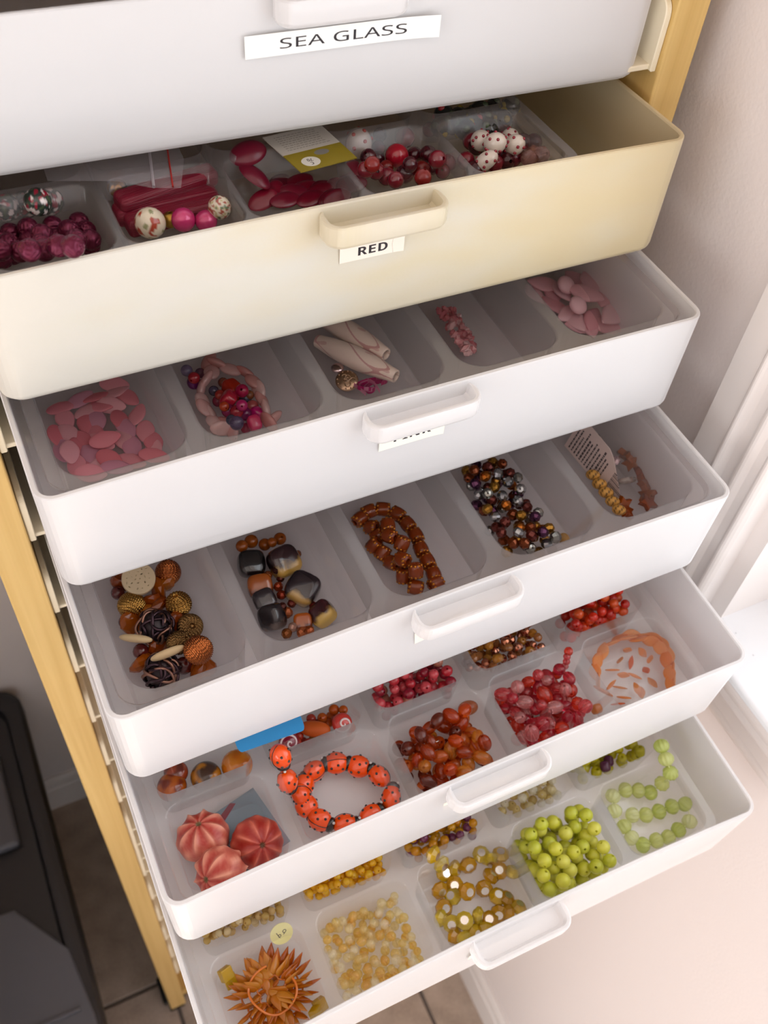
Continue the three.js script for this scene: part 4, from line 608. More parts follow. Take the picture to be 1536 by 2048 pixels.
  // scorched wooden beads before the card
  { const wood = vertexColors(shaped(new THREE.SphereGeometry(1, 28, 18), (v) => { v.y *= .72; }), (v) => Math.sin(Math.atan2(v.z, v.x) * 7 + v.y * 4) > .72 ? 0x4a2a10 : 0xd19a48), wm = std(0xffffff, .55, { vertexColors: true });
    for (const [x, y, r] of [[1186, 950, 4.4], [1199, 968, 4.6], [1212, 985, 4.6], [1225, 1003, 4.4], [1238, 1020, 4.2]]) single(K, x, y, { r: r / 1000, depth: .046, obj: loose('scorched_wood_bead', wood, wm, r / 1000), q: AX(.5, .5, -.6), label: ['yellow wooden bead with scorched stripes in front of the price card', 'bead', 'scorched wooden beads'] }); }
  // star beads on a thread with silver spacers
  { const st = new THREE.Shape(); for (let i = 0; i < 10; i++) { const a = i / 10 * 6.283, q = i % 2 ? .5 : 1; st[i ? 'lineTo' : 'moveTo'](Math.cos(a) * q, Math.sin(a) * q); } st.closePath(); const sg = new THREE.ExtrudeGeometry(st, { depth: .5, bevelEnabled: true, bevelSize: .12, bevelThickness: .14, bevelSegments: 2 }); sg.translate(0, 0, -.25);
    const am2 = [0xb85a1c, 0xc87030, 0xa84c1c].map((c) => glass(c, { transmission: .5 })), sil = metal(0xd9d2c8, .2);
    strand(K, { name: 'star_bead_strand', label: ['strand of brown glass star beads with silver spacers behind the card', 'bead strand'], seed: 15, solid: false, pts: [[1238, 905, .044], [1252, 912, .044], [1262, 925, .046], [1272, 935, .047], [1280, 950, .047], [1287, 968, .047], [1292, 979, .049], [1294, 990, .048], [1296, 1005, .048], [1246, 1010, .048], [1252, 1022, .049]], make: (r, i, g) => { const sp = i === 3 || i === 6 || i === 0; const b = mesh(sp ? 'spacer' : 'star_bead', sp ? GEO.small : sg, sp ? sil : pick(r, am2), g); b.scale.setScalar(sp ? .0018 : .0052); return b; }, twist: (r) => r() * 6 });
    single(K, 1250, 962, { r: .0055, depth: .046, obj: loose('clear_ring_bead', new THREE.TorusGeometry(.75, .25, 10, 28), glass(0xe8dcd4, { transmission: .85 }), .0068), q: AX(.5, .6, .5), label: ['clear glass ring bead beside the star strand', 'bead'] });
    single(K, 1182, 879, { r: .005, depth: .042, obj: loose('clear_ring_bead', new THREE.TorusGeometry(.75, .25, 10, 28), glass(0xc8b4a8, { transmission: .7 }), .0060), q: AX(.3, .8, .3), label: ['smoky glass ring bead half hidden above the price card', 'bead'] });
    single(K, 1231, 921, { r: .003, depth: .040, obj: loose('sparkling_crystal', GEO.facet, phys(0xf0d8dc, .04, { metalness: .9 }), .0030), label: ['sparkling clear crystal beside the corner of the price card', 'bead'] }); }
}
// ---------------------------------------------------------------- pink drawer
{
  const K = 2, F = 0.054, AX = (x, y, z, s = 0) => new THREE.Quaternion().setFromUnitVectors(V(0, 1, 0), V(x, y, z).normalize()).multiply(new THREE.Quaternion().setFromAxisAngle(V(0, 1, 0), s));
  // long axis of a petal from its direction in the photo
  const lie = (k, px, py, ang, d, up) => { const a = at(k, px, py, d), b = at(k, px + Math.cos(ang) * 10, py + Math.sin(ang) * 10, d), y = b.sub(a).normalize(), z = V(up[0], 1, up[1]).normalize(), x = y.clone().cross(z).normalize(); z.copy(x).cross(y); return new THREE.Quaternion().setFromRotationMatrix(new THREE.Matrix4().makeBasis(x, y, z)); };
  const r0 = rng(21), pk = toned([['rose pink', 0xf6aeb8], ['warm pink', 0xf09aa6], ['light pink', 0xf8bec6], ['salmon pink', 0xec8c98], ['mauve pink', 0xe6a8bc]], (c) => frosted(c, { transmission: .45, thickness: 0 }));
  // frosted pink petals heaped into a ring
  const A = (x, y) => [60 + x / 4.267, 740 + y / 4.267];
  const PET = [[300, 420, 1.1], [270, 320, -.3], [330, 545, .7], [395, 665, 1.75], [510, 720, 1.3], [400, 820, 1.2], [520, 850, .7], [625, 810, -.4], [680, 760, .5], [870, 660, 1.6], [985, 525, 1.5], [1055, 620, 1.3], [1050, 690, 1.6], [770, 430, 1.2], [820, 490, .9], [915, 380, -1.2], [600, 310, -.1], [500, 350, -.5], [480, 450, 1.5], [570, 430, 1.4], [600, 620, .3], [640, 590, -.3], [730, 190, -.4], [560, 230, -.3], [430, 250, -.6], [720, 120, .1], [830, 230, .6], [340, 700, 1.4], [450, 600, .6], [740, 830, .1], [860, 780, .2], [560, 560, 1.1], [690, 300, .1], [230, 560, 1.3], [280, 690, 1.2], [520, 880, .1], [1060, 730, .2], [800, 600, 1.0]];
  PET.forEach(([x, y, a], i) => { const [px, py] = A(x, y); single(K, px, py, { r: .0024, obj: loose('pink_petal_bead', GEO.petal, pk[i % 5], .0080, [.60, 1, .62]), q: lie(K, px, py, a, F - .004, [(r0() - .5) * .9, (r0() - .5) * .9]), label: [`${pk[i % 5].name} frosted oval petal bead in the ring-shaped heap`, 'bead', `${pk[i % 5].name} petal beads`] }); });
  // clear pink ovals on a loop, with bright beads in its middle
  const B = (x, y) => [340 + x / 4.8, 690 + y / 4.8], cp = [0xf6d0cc, 0xf2c0ba, 0xfae0dc, 0xeeb4ae].map((c) => glass(c, { transmission: .6, roughness: .06, thickness: 0 }));
  strand(K, { name: 'clear_pink_oval_strand', label: ['loop of clear pale pink oval glass beads', 'bead strand'], seed: 7, solid: .0032, pts: [[1000, 700], [950, 740], [920, 610], [880, 520], [850, 430], [800, 350], [720, 260], [580, 235], [450, 170], [370, 150], [400, 260], [350, 330], [300, 420], [310, 530], [330, 600], [390, 660], [430, 740], [500, 800], [560, 740], [600, 830]].map(([x, y], i) => [...B(x, y), .0500 - (i % 3) * .0012]), make: (r, i, g) => { const b = mesh('bead', GEO.oval, pick(r, cp), g); b.scale.set(.0044, .0046, .0024); return b; }, twist: (r) => r() * 3 });
  const mg = [[600, 430, 6.2, 0xd0341c, 'nugget'], [560, 520, 5.4, 0xc8203c, 'nugget'], [690, 440, 3.6, 0xc01c50, 'round'], [820, 680, 4.8, 0xd01c78, 'nugget'], [810, 750, 4.2, 0xd8386c, 'nugget'], [720, 660, 3.6, 0x8a2060, 'round'], [560, 630, 3.6, 0xa01c5c, 'round'], [640, 640, 3.4, 0xb02838, 'round'], [640, 750, 3.6, 0x5c4a68, 'round'], [590, 720, 2.8, 0x4a4a60, 'round'], [720, 510, 3.6, 0x5a5a70, 'round'], [760, 480, 2.6, 0xb06a40, 'round'], [790, 590, 3.4, 0xd87070, 'round'], [230, 360, 3.8, 0x7a1c70, 'round'], [230, 315, 3.2, 0xc02c38, 'round'], [160, 245, 3.2, 0x8a7a98, 'round'], [290, 270, 2.8, 0x8a5a70, 'round'], [460, 540, 3.0, 0xa03050, 'round'], [510, 360, 2.8, 0x9a5038, 'round'], [730, 800, 2.8, 0xb0405c, 'round'], [420, 440, 2.8, 0x6a6078, 'round'], [480, 480, 2.8, 0xb83a30, 'round'], [520, 590, 2.6, 0xc84a28, 'round'], [690, 580, 3.0, 0xc0286c, 'round']];
  const nm = (c) => { const k = new THREE.Color(c), h = k.getHSL({}); return h.s < .2 ? 'smoky grey-violet' : h.h > .87 && h.h < .97 ? 'magenta' : h.h > .7 && h.h < .9 ? 'purple' : h.h < .08 && h.l > .45 ? 'coral' : 'red'; };
  for (const [x, y, r, c, t] of mg) { const n = nm(c); single(K, ...B(x, y), { r: r / 1000 * .8, obj: loose(t === 'nugget' ? 'bright_nugget_bead' : 'bright_glass_bead', t === 'nugget' ? GEO.nugget : GEO.round, glass(c, { transmission: .45 }), r / 1000, t === 'nugget' ? [1, .7, .8] : [1, 1, 1]), q: randQ(r0), label: [t === 'nugget' ? `large ${n} glass nugget inside the clear pink loop` : `small ${n} glass bead beside the clear pink loop`, 'bead', `${n} ${t} beads`] }); }
  // two white bicone tubes with a pink vein
  const C = (x, y) => [600 + x / 4.8, 600 + y / 4.8];
  { const map = texture(128, 256, (u, v) => { const n = noise.noise(u * 6, v * 5, 3), m = Math.abs(noise.noise(u * 3 + 7, v * 2.2, 9)); const k = m < .035 ? .45 : n > .45 ? .25 : 0; return [232 - 70 * k, 212 - 130 * k, 198 - 110 * k]; });
    const prof = []; for (let i = 0; i <= 16; i++) { const t = i / 16, R = .0036 + .0027 * Math.sin(Math.PI * Math.min(1, t * 1.02)); prof.push([R, (t - .5) * .046]); } prof.push([.0022, .0233]); prof.push([.0020, .021]); prof.push([.0020, -.021]); prof.push([.0022, -.0233]); prof.push(prof[0]);
    const tg = lathe(prof, 28), tm = phys(0xffffff, .32, { map, clearcoat: .3 });
    for (const [a, b, d, l] of [[[165, 390], [925, 735], .0465, 'lower cream shell tube bead with its open end forward'], [[150, 120], [830, 525], .0440, 'upper cream shell tube bead lying against the lower one']]) { const p = at(K, ...C(...a), d), q = at(K, ...C(...b), d - .006), m = p.clone().add(q).multiplyScalar(.5), o = mesh('shell_tube_bead', tg, tm); o.name = numbered('shell_tube_bead'); scene.add(o); tag(o, l, 'bead', 'shell tube beads'); o.scale.set(1, p.distanceTo(q) / .0466, 1); put(o, K, m, new THREE.Quaternion().setFromUnitVectors(V(0, 1, 0), q.sub(p).normalize())); } }
  { const g = new THREE.Group(); g.name = 'silver_charm'; const m = metal(0xb89a80, .3); const d = mesh('disc', GEO.ball, m, g); d.scale.set(.0062, .0016, .0062); const r = rng(3); for (let i = 0; i < 7; i++) { const a = r() * 6.28, q = r() * .0042, c = mesh('scroll', new THREE.TorusGeometry(.0011 + r() * .0006, .0003, 6, 14).rotateX(Math.PI / 2), m, g); c.position.set(Math.cos(a) * q, .0014, Math.sin(a) * q); } for (let i = 0; i < 12; i++) { const a = i * .52, c = mesh('granule', new THREE.SphereGeometry(.0005, 8, 6), m, g); c.position.set(Math.cos(a) * .0052, .0011, Math.sin(a) * .0052); }
    single(K, ...C(450, 775), { r: .003, depth: .0480, obj: g, q: AX(-.2, .9, .3), label: ['antique silver charm with scrolls in front of the shell tubes', 'charm'] }); }
  single(K, ...C(360, 655), { r: .003, depth: .047, obj: loose('silver_rondelle', GEO.ball, metal(0xc8b0b0, .2), .0036, [1, .55, 1]), label: ['shiny silver rondelle above the scrolled charm', 'bead'] });
  { const g = thing('pink_ribbon_twist', 'twisted magenta ribbon with a pale loop beside the silver charm', 'ribbon'), c = at(K, ...C(700, 855), .049); const rib = (pts, w, m) => { const cv = new THREE.CatmullRomCurve3(pts), n = 40, pos = [], idx = []; for (let i = 0; i <= n; i++) { const p = cv.getPoint(i / n); pos.push(p.x, p.y + w, p.z, p.x, p.y - w, p.z); if (i < n) { const a = i * 2; idx.push(a, a + 1, a + 2, a + 1, a + 3, a + 2); } } const q = new THREE.BufferGeometry(); q.setAttribute('position', new THREE.Float32BufferAttribute(pos, 3)); q.setIndex(idx); q.computeVertexNormals(); mesh('ribbon_loop', q, m, g); };
    const mag = phys(0xb01c64, .3, { side: THREE.DoubleSide, transmission: .2, thickness: 0 }), palep = phys(0xd88aa8, .3, { side: THREE.DoubleSide, transmission: .3, thickness: 0 }); for (let j = 0; j < 7; j++) { const pts = []; for (let i = 0; i <= 8; i++) { const a = j * .35 + i * .7; pts.push(V(Math.cos(a) * (.0035 + j * .0007) + (i - 4) * .0006, .0006 * j + .0008 * Math.sin(i), Math.sin(a) * .003 - .001)); } rib(pts, .0014, j % 3 === 2 ? palep : mag); }
    rib([V(-.009, .002, -.005), V(-.008, .003, 0), V(-.0065, .003, .005)], .0014, palep); rib([V(-.002, .003, -.005), V(0, .0045, 0), V(.0012, .003, .006)], .0013, palep); put(g, K, c); }
  // clear pink chips strung in a bunch along the wall
  { const r = rng(61), ch = flat(shaped(new THREE.IcosahedronGeometry(1, 0), (v) => { v.x *= 1.3; v.y *= .7; })), m = [0xe89aa0, 0xf0b8ba, 0xdc8890, 0xf8d8d8].map((c) => glass(c, { transmission: .55, thickness: 0 })), pts = []; for (let i = 0; i < 76; i++) { const t = r(), s = r(); pts.push([872 + 62 * t + 34 * s * (1 - .35 * t), 622 + 84 * t - 6 * s, .0515 - .010 * r() * (1 - s)]); }
    strand(K, { name: 'pink_chip_strand', label: ['bunched strand of clear pink glass chips along the cell wall', 'bead strand'], seed: 3, solid: false, pts, make: (q, i, g) => { const b = mesh('chip', ch, pick(q, m), g); b.scale.setScalar(.0020 + q() * .0009); return b; }, axis: (t, i, q) => V(q() - .5, q() - .5, q() - .5).normalize() }); }
  // pale pink leaves
  const D = (x, y) => [860 + x / 3.34, 510 + y / 3.34], lp = [0xf8c6ce, 0xf4b8c2, 0xfad4da].map((c) => frosted(c, { transmission: .42, thickness: 0 }));
  const LV = [[1078, 170, 1.45, 10.5, .040], [1185, 265, -1.1, 10.5, .042], [1240, 385, -.65, 11, .044], [1040, 255, .35, 9.5, .040], [985, 180, .75, 9.5, .044], [880, 240, .9, 8, .046], [770, 195, .2, 9, .047], [1090, 430, -1.2, 9, .048], [970, 430, .9, 9, .049], [1190, 470, .15, 9, .049], [840, 340, .6, 9, .049], [930, 390, -.5, 8, .048], [1060, 470, 1.2, 9, .050], [820, 260, 1.4, 8, .049], [700, 260, .8, 8, .050], [1010, 470, .1, 8, .050]];
  LV.forEach(([x, y, a, l, d], i) => { const [px, py] = D(x, y); single(K, px, py, { r: .003, depth: d, obj: loose('pink_leaf_bead', GEO.leaf, lp[i % 3], l / 1000 * 1.22, [1.05, 1, .9]), q: lie(K, px, py, a, d, [(r0() - .5) * .5, (r0() - .3) * .8]), label: ['pale pink frosted leaf bead fanned out in the end cell', 'bead', 'pale pink leaf beads'] }); });
  for (const [x, y] of [[910, 200], [990, 335]]) single(K, ...D(x, y), { r: .004, depth: .040, obj: loose('pink_round_petal', GEO.disc, lp[2], .0058, [1, .55, 1]), q: AX(.2, .8, .4), label: ['rounded pale pink petal bead on top of the leaf beads', 'bead', 'rounded pale pink petals'] });
}
// ---------------------------------------------------------------- red drawer
{
  const K = 1, F = 0.0245, AX = (x, y, z, s = 0) => new THREE.Quaternion().setFromUnitVectors(V(0, 1, 0), V(x, y, z).normalize()).multiply(new THREE.Quaternion().setFromAxisAngle(V(0, 1, 0), s)), r0 = rng(71);
  const A = (x, y) => [x / 3.84, 300 + y / 3.84], B = (x, y) => [200 + x / 3.84, 260 + y / 3.84], C = (x, y) => [440 + x / 3.84, 220 + y / 3.84], D = (x, y) => [760 + x / 3.84, 160 + y / 3.84];
  // burgundy filigree balls
  const fil = shaped(mergeVertices((() => { const g = new THREE.SphereGeometry(1, 48, 34); g.deleteAttribute('uv'); g.deleteAttribute('normal'); return g; })()), (v) => { const a = Math.atan2(v.z, v.x), lat = Math.asin(THREE.MathUtils.clamp(v.y, -1, 1)); v.multiplyScalar(1 - .11 * Math.max(0, Math.sin(a * 5 + 2 * Math.sin(lat * 4)) * Math.sin(lat * 9 + a))); });
  const bur = phys(0x5e1430, .34, { metalness: .55 });
  for (const [x, y] of [[80, 640], [215, 600], [405, 585], [605, 555], [525, 615], [660, 620], [320, 650], [65, 720], [225, 695], [440, 680], [580, 690], [695, 690], [160, 780], [320, 730], [340, 770], [450, 735], [0, 700], [20, 830], [95, 800], [0, 770], [560, 740], [690, 730], [230, 770], [520, 690]]) single(K, ...A(x, y), { r: .0043, obj: loose('burgundy_filigree_bead', fil, bur, .0045), q: randQ(r0), label: ['burgundy metal filigree bead in the heap of round filigree beads', 'bead', 'burgundy filigree beads'] });
  // floral cloisonne balls
  const floral = (base, cols, s, f) => vertexColors(shaped(new THREE.SphereGeometry(1, 40, 28), () => {}), (v) => { const n = noise.noise(v.x * f + s, v.y * f, v.z * f), m = noise.noise(v.x * f + s + 20, v.y * f, v.z * f); return n > .22 ? cols[0] : m > .24 ? cols[1] : n < -.34 ? cols[2] : base; }), vm = gloss(0xffffff, { vertexColors: true });
  for (const [x, y, s] of [[195, 420, 1], [385, 395, 4], [50, 440, 7], [290, 400, 9]]) single(K, ...A(x, y), { r: .0056, obj: loose('flower_bead', floral(0x2e3a34, [0xe8dcd8, 0x9a1c34, 0x4a5a3c], s, 2.2), vm, .0060), q: randQ(r0), label: ['dark glass bead with white and red flowers behind the burgundy heap', 'bead', 'dark flower beads'] });
  // red carved bars
  { const bar = new RoundedBoxGeometry(.050, .0085, .0105, 3, .0028), bm = std(0x760c26, .42, { bumpMap: texture(64, 64, (u, v, x, y) => { const n = 128 + 90 * noise.noise(x * .04, y * .5, 2); return [n, n, n]; }, false), bumpScale: .0006 });
    for (const [a, b, d, l] of [[[110, 660], [890, 480], 0.0200, 'long dark red carved bar bead nearest the drawer front'], [[130, 570], [880, 330], 0.0145, 'long dark red carved bar bead lying across the others'], [[200, 740], [940, 560], 0.0210, 'long dark red carved bar bead behind the pearls'], [[300, 500], [860, 350], 0.0215, 'dark red carved bar bead under the plastic bag']]) { const p = at(K, ...B(...a), d), q = at(K, ...B(...b), d), o = top('carved_bar_bead', bar, bm, l, 'bead', 'carved bar beads'); o.scale.x = Math.min(1.1, p.distanceTo(q) / .05); const m = p.clone().add(q).multiplyScalar(.5); put(o, K, m, new THREE.Quaternion().setFromEuler(new THREE.Euler(.1, Math.atan2(-(q.z - p.z), q.x - p.x), 0, 'YXZ'))); lay(K, m.x, m.y, m.z, .005); } }
  single(K, ...B(385, 715), { r: .0064, depth: 0.0160, obj: loose('cream_flower_ball', floral(0xd9ccb4, [0xa8402c, 0xd9ccb4, 0x8a8a60], 3, 1.8), vm, .0068), q: AX(.3, .8, .2), label: ['cream ball bead painted with red flowers in front of the bars', 'bead'] });
  single(K, ...B(640, 690), { r: .005, depth: 0.0170, obj: loose('pink_pearl_bead', GEO.ball, phys(0xc42c6c, .2, { clearcoat: .8, metalness: .25 }), .0054), label: ['bright pink pearl bead between two painted beads', 'bead', 'pink pearls'] });
  single(K, ...B(815, 700), { r: .0048, depth: 0.0180, obj: loose('pink_pearl_bead', GEO.ball, phys(0xb82c64, .22, { clearcoat: .8, metalness: .25 }), .0050), label: ['duller pink pearl bead below the small flowered bead', 'bead', 'pink pearls'] });
  single(K, ...B(918, 595), { r: .005, depth: 0.0130, obj: loose('cream_flower_ball', floral(0xcfc4ae, [0x9a4a3c, 0x5a6a48, 0xb0a070], 8, 3), vm, .0052), label: ['small cream bead with green and red flowers at the bar ends', 'bead'] });
  single(K, ...B(540, 690), { r: .0035, depth: 0.0190, obj: loose('gold_accent_bead', GEO.round, metal(0xa8843c, .3), .0038), label: ['gold bead half hidden behind the bright pink pearl', 'bead'] });
  single(K, ...B(130, 440), { r: .004, depth: 0.0155, obj: loose('gold_accent_bead', GEO.melon, metal(0xb8863c, .3), .0046), label: ['gold ridged bead at the edge of the plastic bag', 'bead'] });
  // zip bag
  { const film = phys(0xf4eef0, .18, { transmission: .86, thickness: 0, side: THREE.DoubleSide }); const pts = [[95, 362], [368, 318], [362, 376], [305, 376], [230, 362]].map(([x, y]) => at(K, x, y, .004)); const back = pts.slice(0, 2).map((p) => p.clone().add(V(.002, .0008, -.034)));
    const P = [...pts, back[1], back[0]], c = pts[2].clone(), g = thing('zip_bag', 'clear plastic zip bag with a red line lying over the dark red bars', 'bag');
    const s = new THREE.BufferGeometry(), order = [0, 4, 3, 2, 1, 5, 6], pos = []; const ctr = P.reduce((v, p) => v.add(p), V(0, 0, 0)).multiplyScalar(1 / P.length).add(V(0, .0016, 0)); for (let i = 0; i < 7; i++) { const a = P[order[i]], b = P[order[(i + 1) % 7]]; for (let j = 0; j < 4; j++) { const u = a.clone().lerp(b, j / 4), w = a.clone().lerp(b, (j + 1) / 4); for (const q of [ctr, u, w]) pos.push(q.x - c.x, q.y - c.y, q.z - c.z); } } s.setAttribute('position', new THREE.Float32BufferAttribute(pos, 3)); s.computeVertexNormals(); mesh('film', s, film, g);
    const line = (f, m, w) => { const a = pts[2].clone().lerp(pts[3], f).add(V(0, .0006, 0)), b = a.clone().add(pts[1].clone().sub(pts[2])).add(back[1].clone().sub(pts[1]).multiplyScalar(.6)); mesh(m === 'zip_strip' ? 'zip_strip' : 'red_line', new THREE.TubeGeometry(new THREE.LineCurve3(a.sub(c), b.sub(c)), 2, w, 6), m === 'zip_strip' ? phys(0xd8d0d4, .3, { transmission: .5, thickness: 0 }) : std(0xb02a24, .5), g); }; line(.28, 'red', .0004); line(.95, 'zip_strip', .0007); put(g, K, c); }
  // red lacquer petals and discs
  const rd = [0x7c0a26, 0x6a0822, 0x8a102c, 0x80142e].map((c) => phys(c, .3, { transmission: .3, thickness: 0, clearcoat: .3 }));
  { const cup = new THREE.SphereGeometry(1, 28, 14, 0, Math.PI * 2, 0, 1.35); const cm = phys(0x760c2a, .3, { side: THREE.DoubleSide, transmission: .25, thickness: 0 });
    single(K, ...C(215, 345), { r: .006, depth: 0.0080, obj: loose('red_petal_cup', cup, cm, .0092, [1, .55, .75]), q: AX(-.2, .9, .35), label: ['big dark red cupped petal bead leaning on the cell wall', 'bead'] });
    single(K, ...C(260, 520), { r: .005, depth: 0.0145, obj: loose('red_petal_cup', cup, cm, .0082, [.7, .5, 1.1]), q: AX(.3, .8, .2, .6), label: ['dark red cupped petal bead below the biggest one', 'bead'] });
    [[600, 560, .1], [460, 560, .6], [640, 610, .15], [820, 600, -.1], [940, 580, -.2], [1010, 570, -.1], [330, 690, .3], [500, 690, .1], [700, 680, .2], [850, 690, .5], [410, 640, .9], [560, 640, -.3], [760, 640, .2], [900, 680, .3], [1000, 480, .8]].forEach(([x, y, a], i) => { const [px, py] = C(x, y); single(K, px, py, { r: .0026, obj: loose('red_disc_bead', GEO.disc, rd[i % 4], .0078, [1, .22, .62]), q: new THREE.Quaternion().setFromEuler(new THREE.Euler(.35 + (r0() - .5) * .5, a, (r0() - .5) * .4)), label: ['flat oval dark red bead in the cell under the folded price card', 'bead', 'flat red oval beads'] }); }); }
  // folded price card
  { const map = canvasTexture(512, 512, (c, w, h) => { c.fillStyle = '#b9b1a6'; c.fillRect(0, 0, w, 280); c.fillStyle = '#857318'; c.fillRect(0, 280, w, h - 280); const r = rng(9); c.fillStyle = '#8d857c'; for (let j = 0; j < 8; j++) { let x = 70; while (x < 420) { const l = 8 + r() * 26; c.fillRect(x, 40 + j * 27, l, 8); x += l + 8; } } c.fillStyle = '#75716c'; c.beginPath(); c.ellipse(300, 340, 66, 34, 0, 0, 7); c.fill(); c.fillStyle = '#cfcac0'; c.beginPath(); c.ellipse(150, 420, 78, 62, 0, 0, 7); c.fill(); c.fillStyle = '#3a3630'; c.textAlign = 'center'; c.save(); c.translate(150, 420); c.rotate(Math.PI + .1); c.font = 'bold 46px sans-serif'; c.fillText('C', 0, -8); c.fillText('70', 0, 36); c.restore(); });
    const q = [[525, 277], [640, 250], [714, 317], [602, 346]].map(([x, y], i) => at(K, x, y, i < 2 ? .004 : .0045)); const g = new THREE.BufferGeometry(), up = V(0, .0005, 0), c = q[3].clone(), v = [...q.map((p) => p.clone().add(up)), ...q.map((p) => p.clone())].map((p) => p.sub(c)); g.setAttribute('position', new THREE.Float32BufferAttribute(v.flatMap((p) => [p.x, p.y, p.z]), 3)); g.setAttribute('uv', new THREE.Float32BufferAttribute([0, 1, 1, 1, 1, 0, 0, 0, 0, 1, 1, 1, 1, 0, 0, 0], 2)); g.setIndex([0, 3, 1, 1, 3, 2, 4, 5, 7, 5, 6, 7, 3, 7, 2, 2, 7, 6, 0, 4, 3, 4, 7, 3, 1, 2, 5, 2, 6, 5, 0, 1, 4, 1, 5, 4]); const gg = g.toNonIndexed(); gg.computeVertexNormals();
    const o = top('folded_price_card', gg, std(0xffffff, .5, { map, side: THREE.DoubleSide }), 'cream and olive folded price card with a round sticker on the red beads', 'card'); put(o, K, c); }
  // round red beads
  const rb = { 'bright red': gloss(0xa80e26), 'dark cherry': gloss(0x460c18), 'deep red': gloss(0x740c20), 'orange-red': phys(0x8c1a18, .2, { transmission: .3, thickness: 0 }) }; const RB = [[130, 580, 5.6, 'bright red'], [190, 440, 5.0, 'deep red'], [265, 575, 3.8, 'dark cherry'], [370, 570, 4.0, 'dark cherry'], [440, 610, 4.2, 'deep red'], [515, 640, 4.2, 'deep red'], [320, 690, 4.2, 'orange-red'], [405, 680, 3.0, 'dark cherry'], [190, 720, 4.4, 'dark cherry'], [50, 740, 4.2, 'deep red'], [50, 670, 3.4, 'orange-red'], [-20, 600, 3.6, 'dark cherry'], [330, 750, 3.8, 'orange-red'], [480, 700, 3.6, 'deep red'], [-30, 700, 4.0, 'deep red'], [-90, 590, 3.8, 'dark cherry'], [-110, 690, 3.8, 'deep red'], [-160, 560, 4.0, 'deep red'], [230, 650, 3.6, 'dark cherry'], [0, 420, 3.4, 'dark cherry'], [380, 380, 3.6, 'orange-red'], [120, 770, 3.8, 'deep red'], [-60, 650, 3.6, 'orange-red'], [-10, 520, 3.4, 'deep red']];
  for (const [x, y, r, n] of RB) single(K, ...D(x, y), { r: r / 1000, obj: loose('red_round_bead', GEO.round, rb[n], r / 1000 * 1.05), q: randQ(r0), label: [`${n} round bead in the cell of mixed red rounds`, 'bead', `${n} rounds`] });
  // white beads with red dots
  const dotted = (name, geo, R, sc, n, seed, dark) => { const g = new THREE.Group(); g.name = name; const b = mesh('body', geo, gloss(0xd8ccc0), g); b.scale.set(R * sc[0], R * sc[1], R * sc[2]); const r = rng(seed); for (let i = 0; i < n; i++) { const y = 1 - 2 * (i + .5) / n, a = i * 2.4 + r(), c = Math.sqrt(1 - y * y), d = mesh('dot', new THREE.SphereGeometry(R * .15, 10, 8), gloss(dark), g); d.position.set(Math.cos(a) * c * R * sc[0], y * R * sc[1], Math.sin(a) * c * R * sc[2]); } return g; };
  single(K, ...C(1065, 255), { r: .0065, depth: 0.0145, obj: dotted('dotted_white_bead', GEO.ball, .0066, [1, 1.15, 1], 14, 2, 0xc03020), label: ['white cup-shaped bead with orange-red dots by the price card', 'bead', 'white dotted beads'] });
  for (const [x, y, R, sc, s, d, l] of [[885, 485, 5.4, [.95, 1.1, .95], 4, 0.0105, 'tall oval white bead with dark red dots in front of the others'], [775, 465, 5.2, [1, 1, 1], 6, 0.0145, 'round white dotted bead behind the tall oval one'], [1030, 500, 5.6, [1.15, .9, .9], 8, 0.0135, 'pointed white dotted bead on the right of the tall oval'], [815, 620, 5.4, [1.2, .75, .8], 11, 0.0155, 'flattened white dotted bead lying lowest'], [1000, 440, 4.6, [1, .9, 1], 13, 0.0175, 'small white dotted bead partly hidden at the back']]) single(K, ...D(x, y), { r: R / 1000, depth: d, obj: dotted('dotted_white_bead', GEO.ball, R / 1000, sc, 16, s, 0x8c1428), q: randQ(rng(s)), label: [l, 'bead', 'white dotted beads'] });
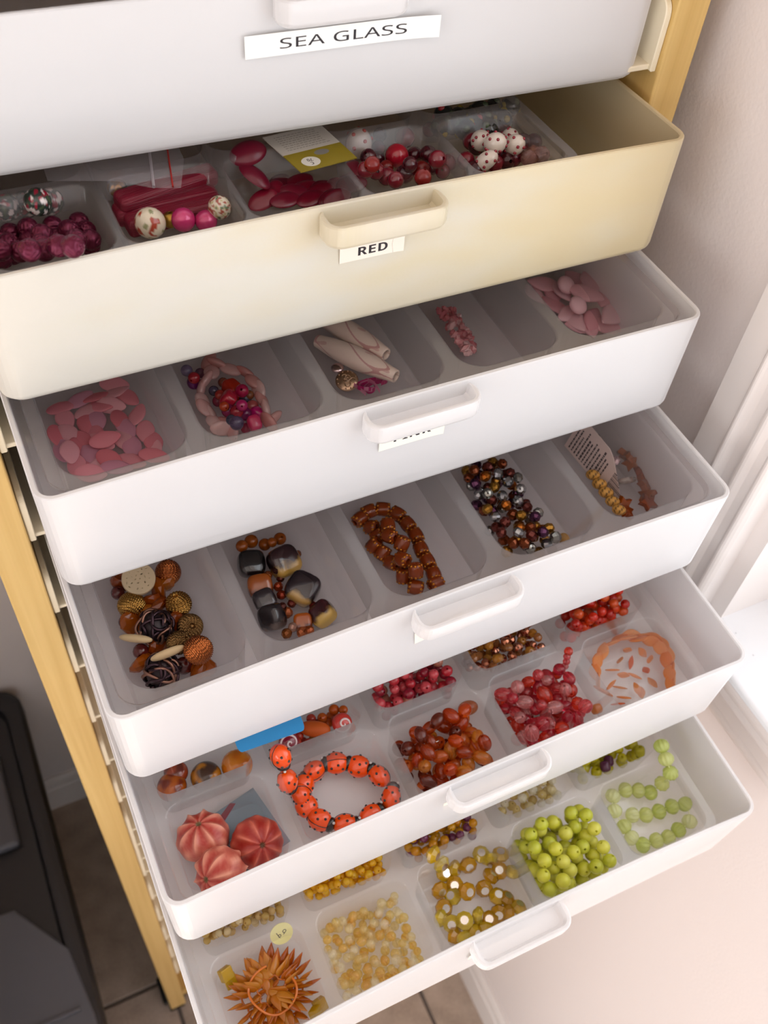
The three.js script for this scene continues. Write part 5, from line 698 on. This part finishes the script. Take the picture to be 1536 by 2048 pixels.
  const wine = [0x6a1424, 0x8a1c2c, 0x4a1018].map((c) => glass(c, { transmission: .35 }));
  for (const [x, y] of [[700, 470], [745, 510], [660, 620], [920, 590], [970, 620], [1180, 480], [1090, 560], [940, 410], [1020, 600], [880, 640], [730, 690], [1100, 480]]) single(K, ...D(x, y), { r: .004, depth: 0.0200, obj: loose('wine_glass_bead', GEO.round, pick(r0, wine), .0045), q: randQ(r0), label: ['wine red glass bead under the white dotted beads', 'bead', 'wine red glass beads'] });
  for (const [x, y] of [[1180, 570], [1240, 575], [1140, 600]]) single(K, ...D(x, y), { r: .004, depth: 0.0185, obj: loose('pale_crystal_bead', GEO.facet, glass(0xc08a80, { transmission: .7 }), .0046), q: randQ(r0), label: ['pale rose faceted crystal beside the white dotted beads', 'bead', 'pale rose crystals'] });
  // black beads with yellow and red spots in the second row
  { const spots = { yellow: gloss(0x9a841c), red: gloss(0xa8242c), olive: gloss(0x4a5a3c) }; let i = 0; for (const [x, y, c] of [[605, 290, 'yellow'], [490, 265, 'red'], [655, 380, 'yellow'], [765, 240, 'olive'], [870, 225, 'red'], [1000, 200, 'yellow'], [940, 305, 'yellow'], [800, 320, 'red'], [690, 290, 'olive'], [470, 360, 'yellow'], [830, 380, 'olive'], [720, 350, 'red'], [560, 340, 'olive']]) { const g = new THREE.Group(); g.name = 'spotted_black_bead'; const b = mesh('body', GEO.round, gloss(0x1c1e1a), g); b.scale.setScalar(.0054); for (let j = 0; j < 6; j++) { const yy = 1 - 2 * (j + .5) / 6, a = j * 2.4 + i, cc = Math.sqrt(1 - yy * yy), d = mesh('spot', GEO.disc, j % 3 === 2 ? spots.olive : spots[c], g); d.scale.setScalar(.0019); d.position.set(Math.cos(a) * cc * .0045, yy * .0045, Math.sin(a) * cc * .0045); } single(K, ...D(x, y), { r: .0052, depth: 0.0170, obj: g, q: randQ(r0), label: [`black bead with raised ${c} spots behind the white dotted beads`, 'bead', `black beads with ${c} spots`] }); i++; } }
}
renderer.render(scene, camera);
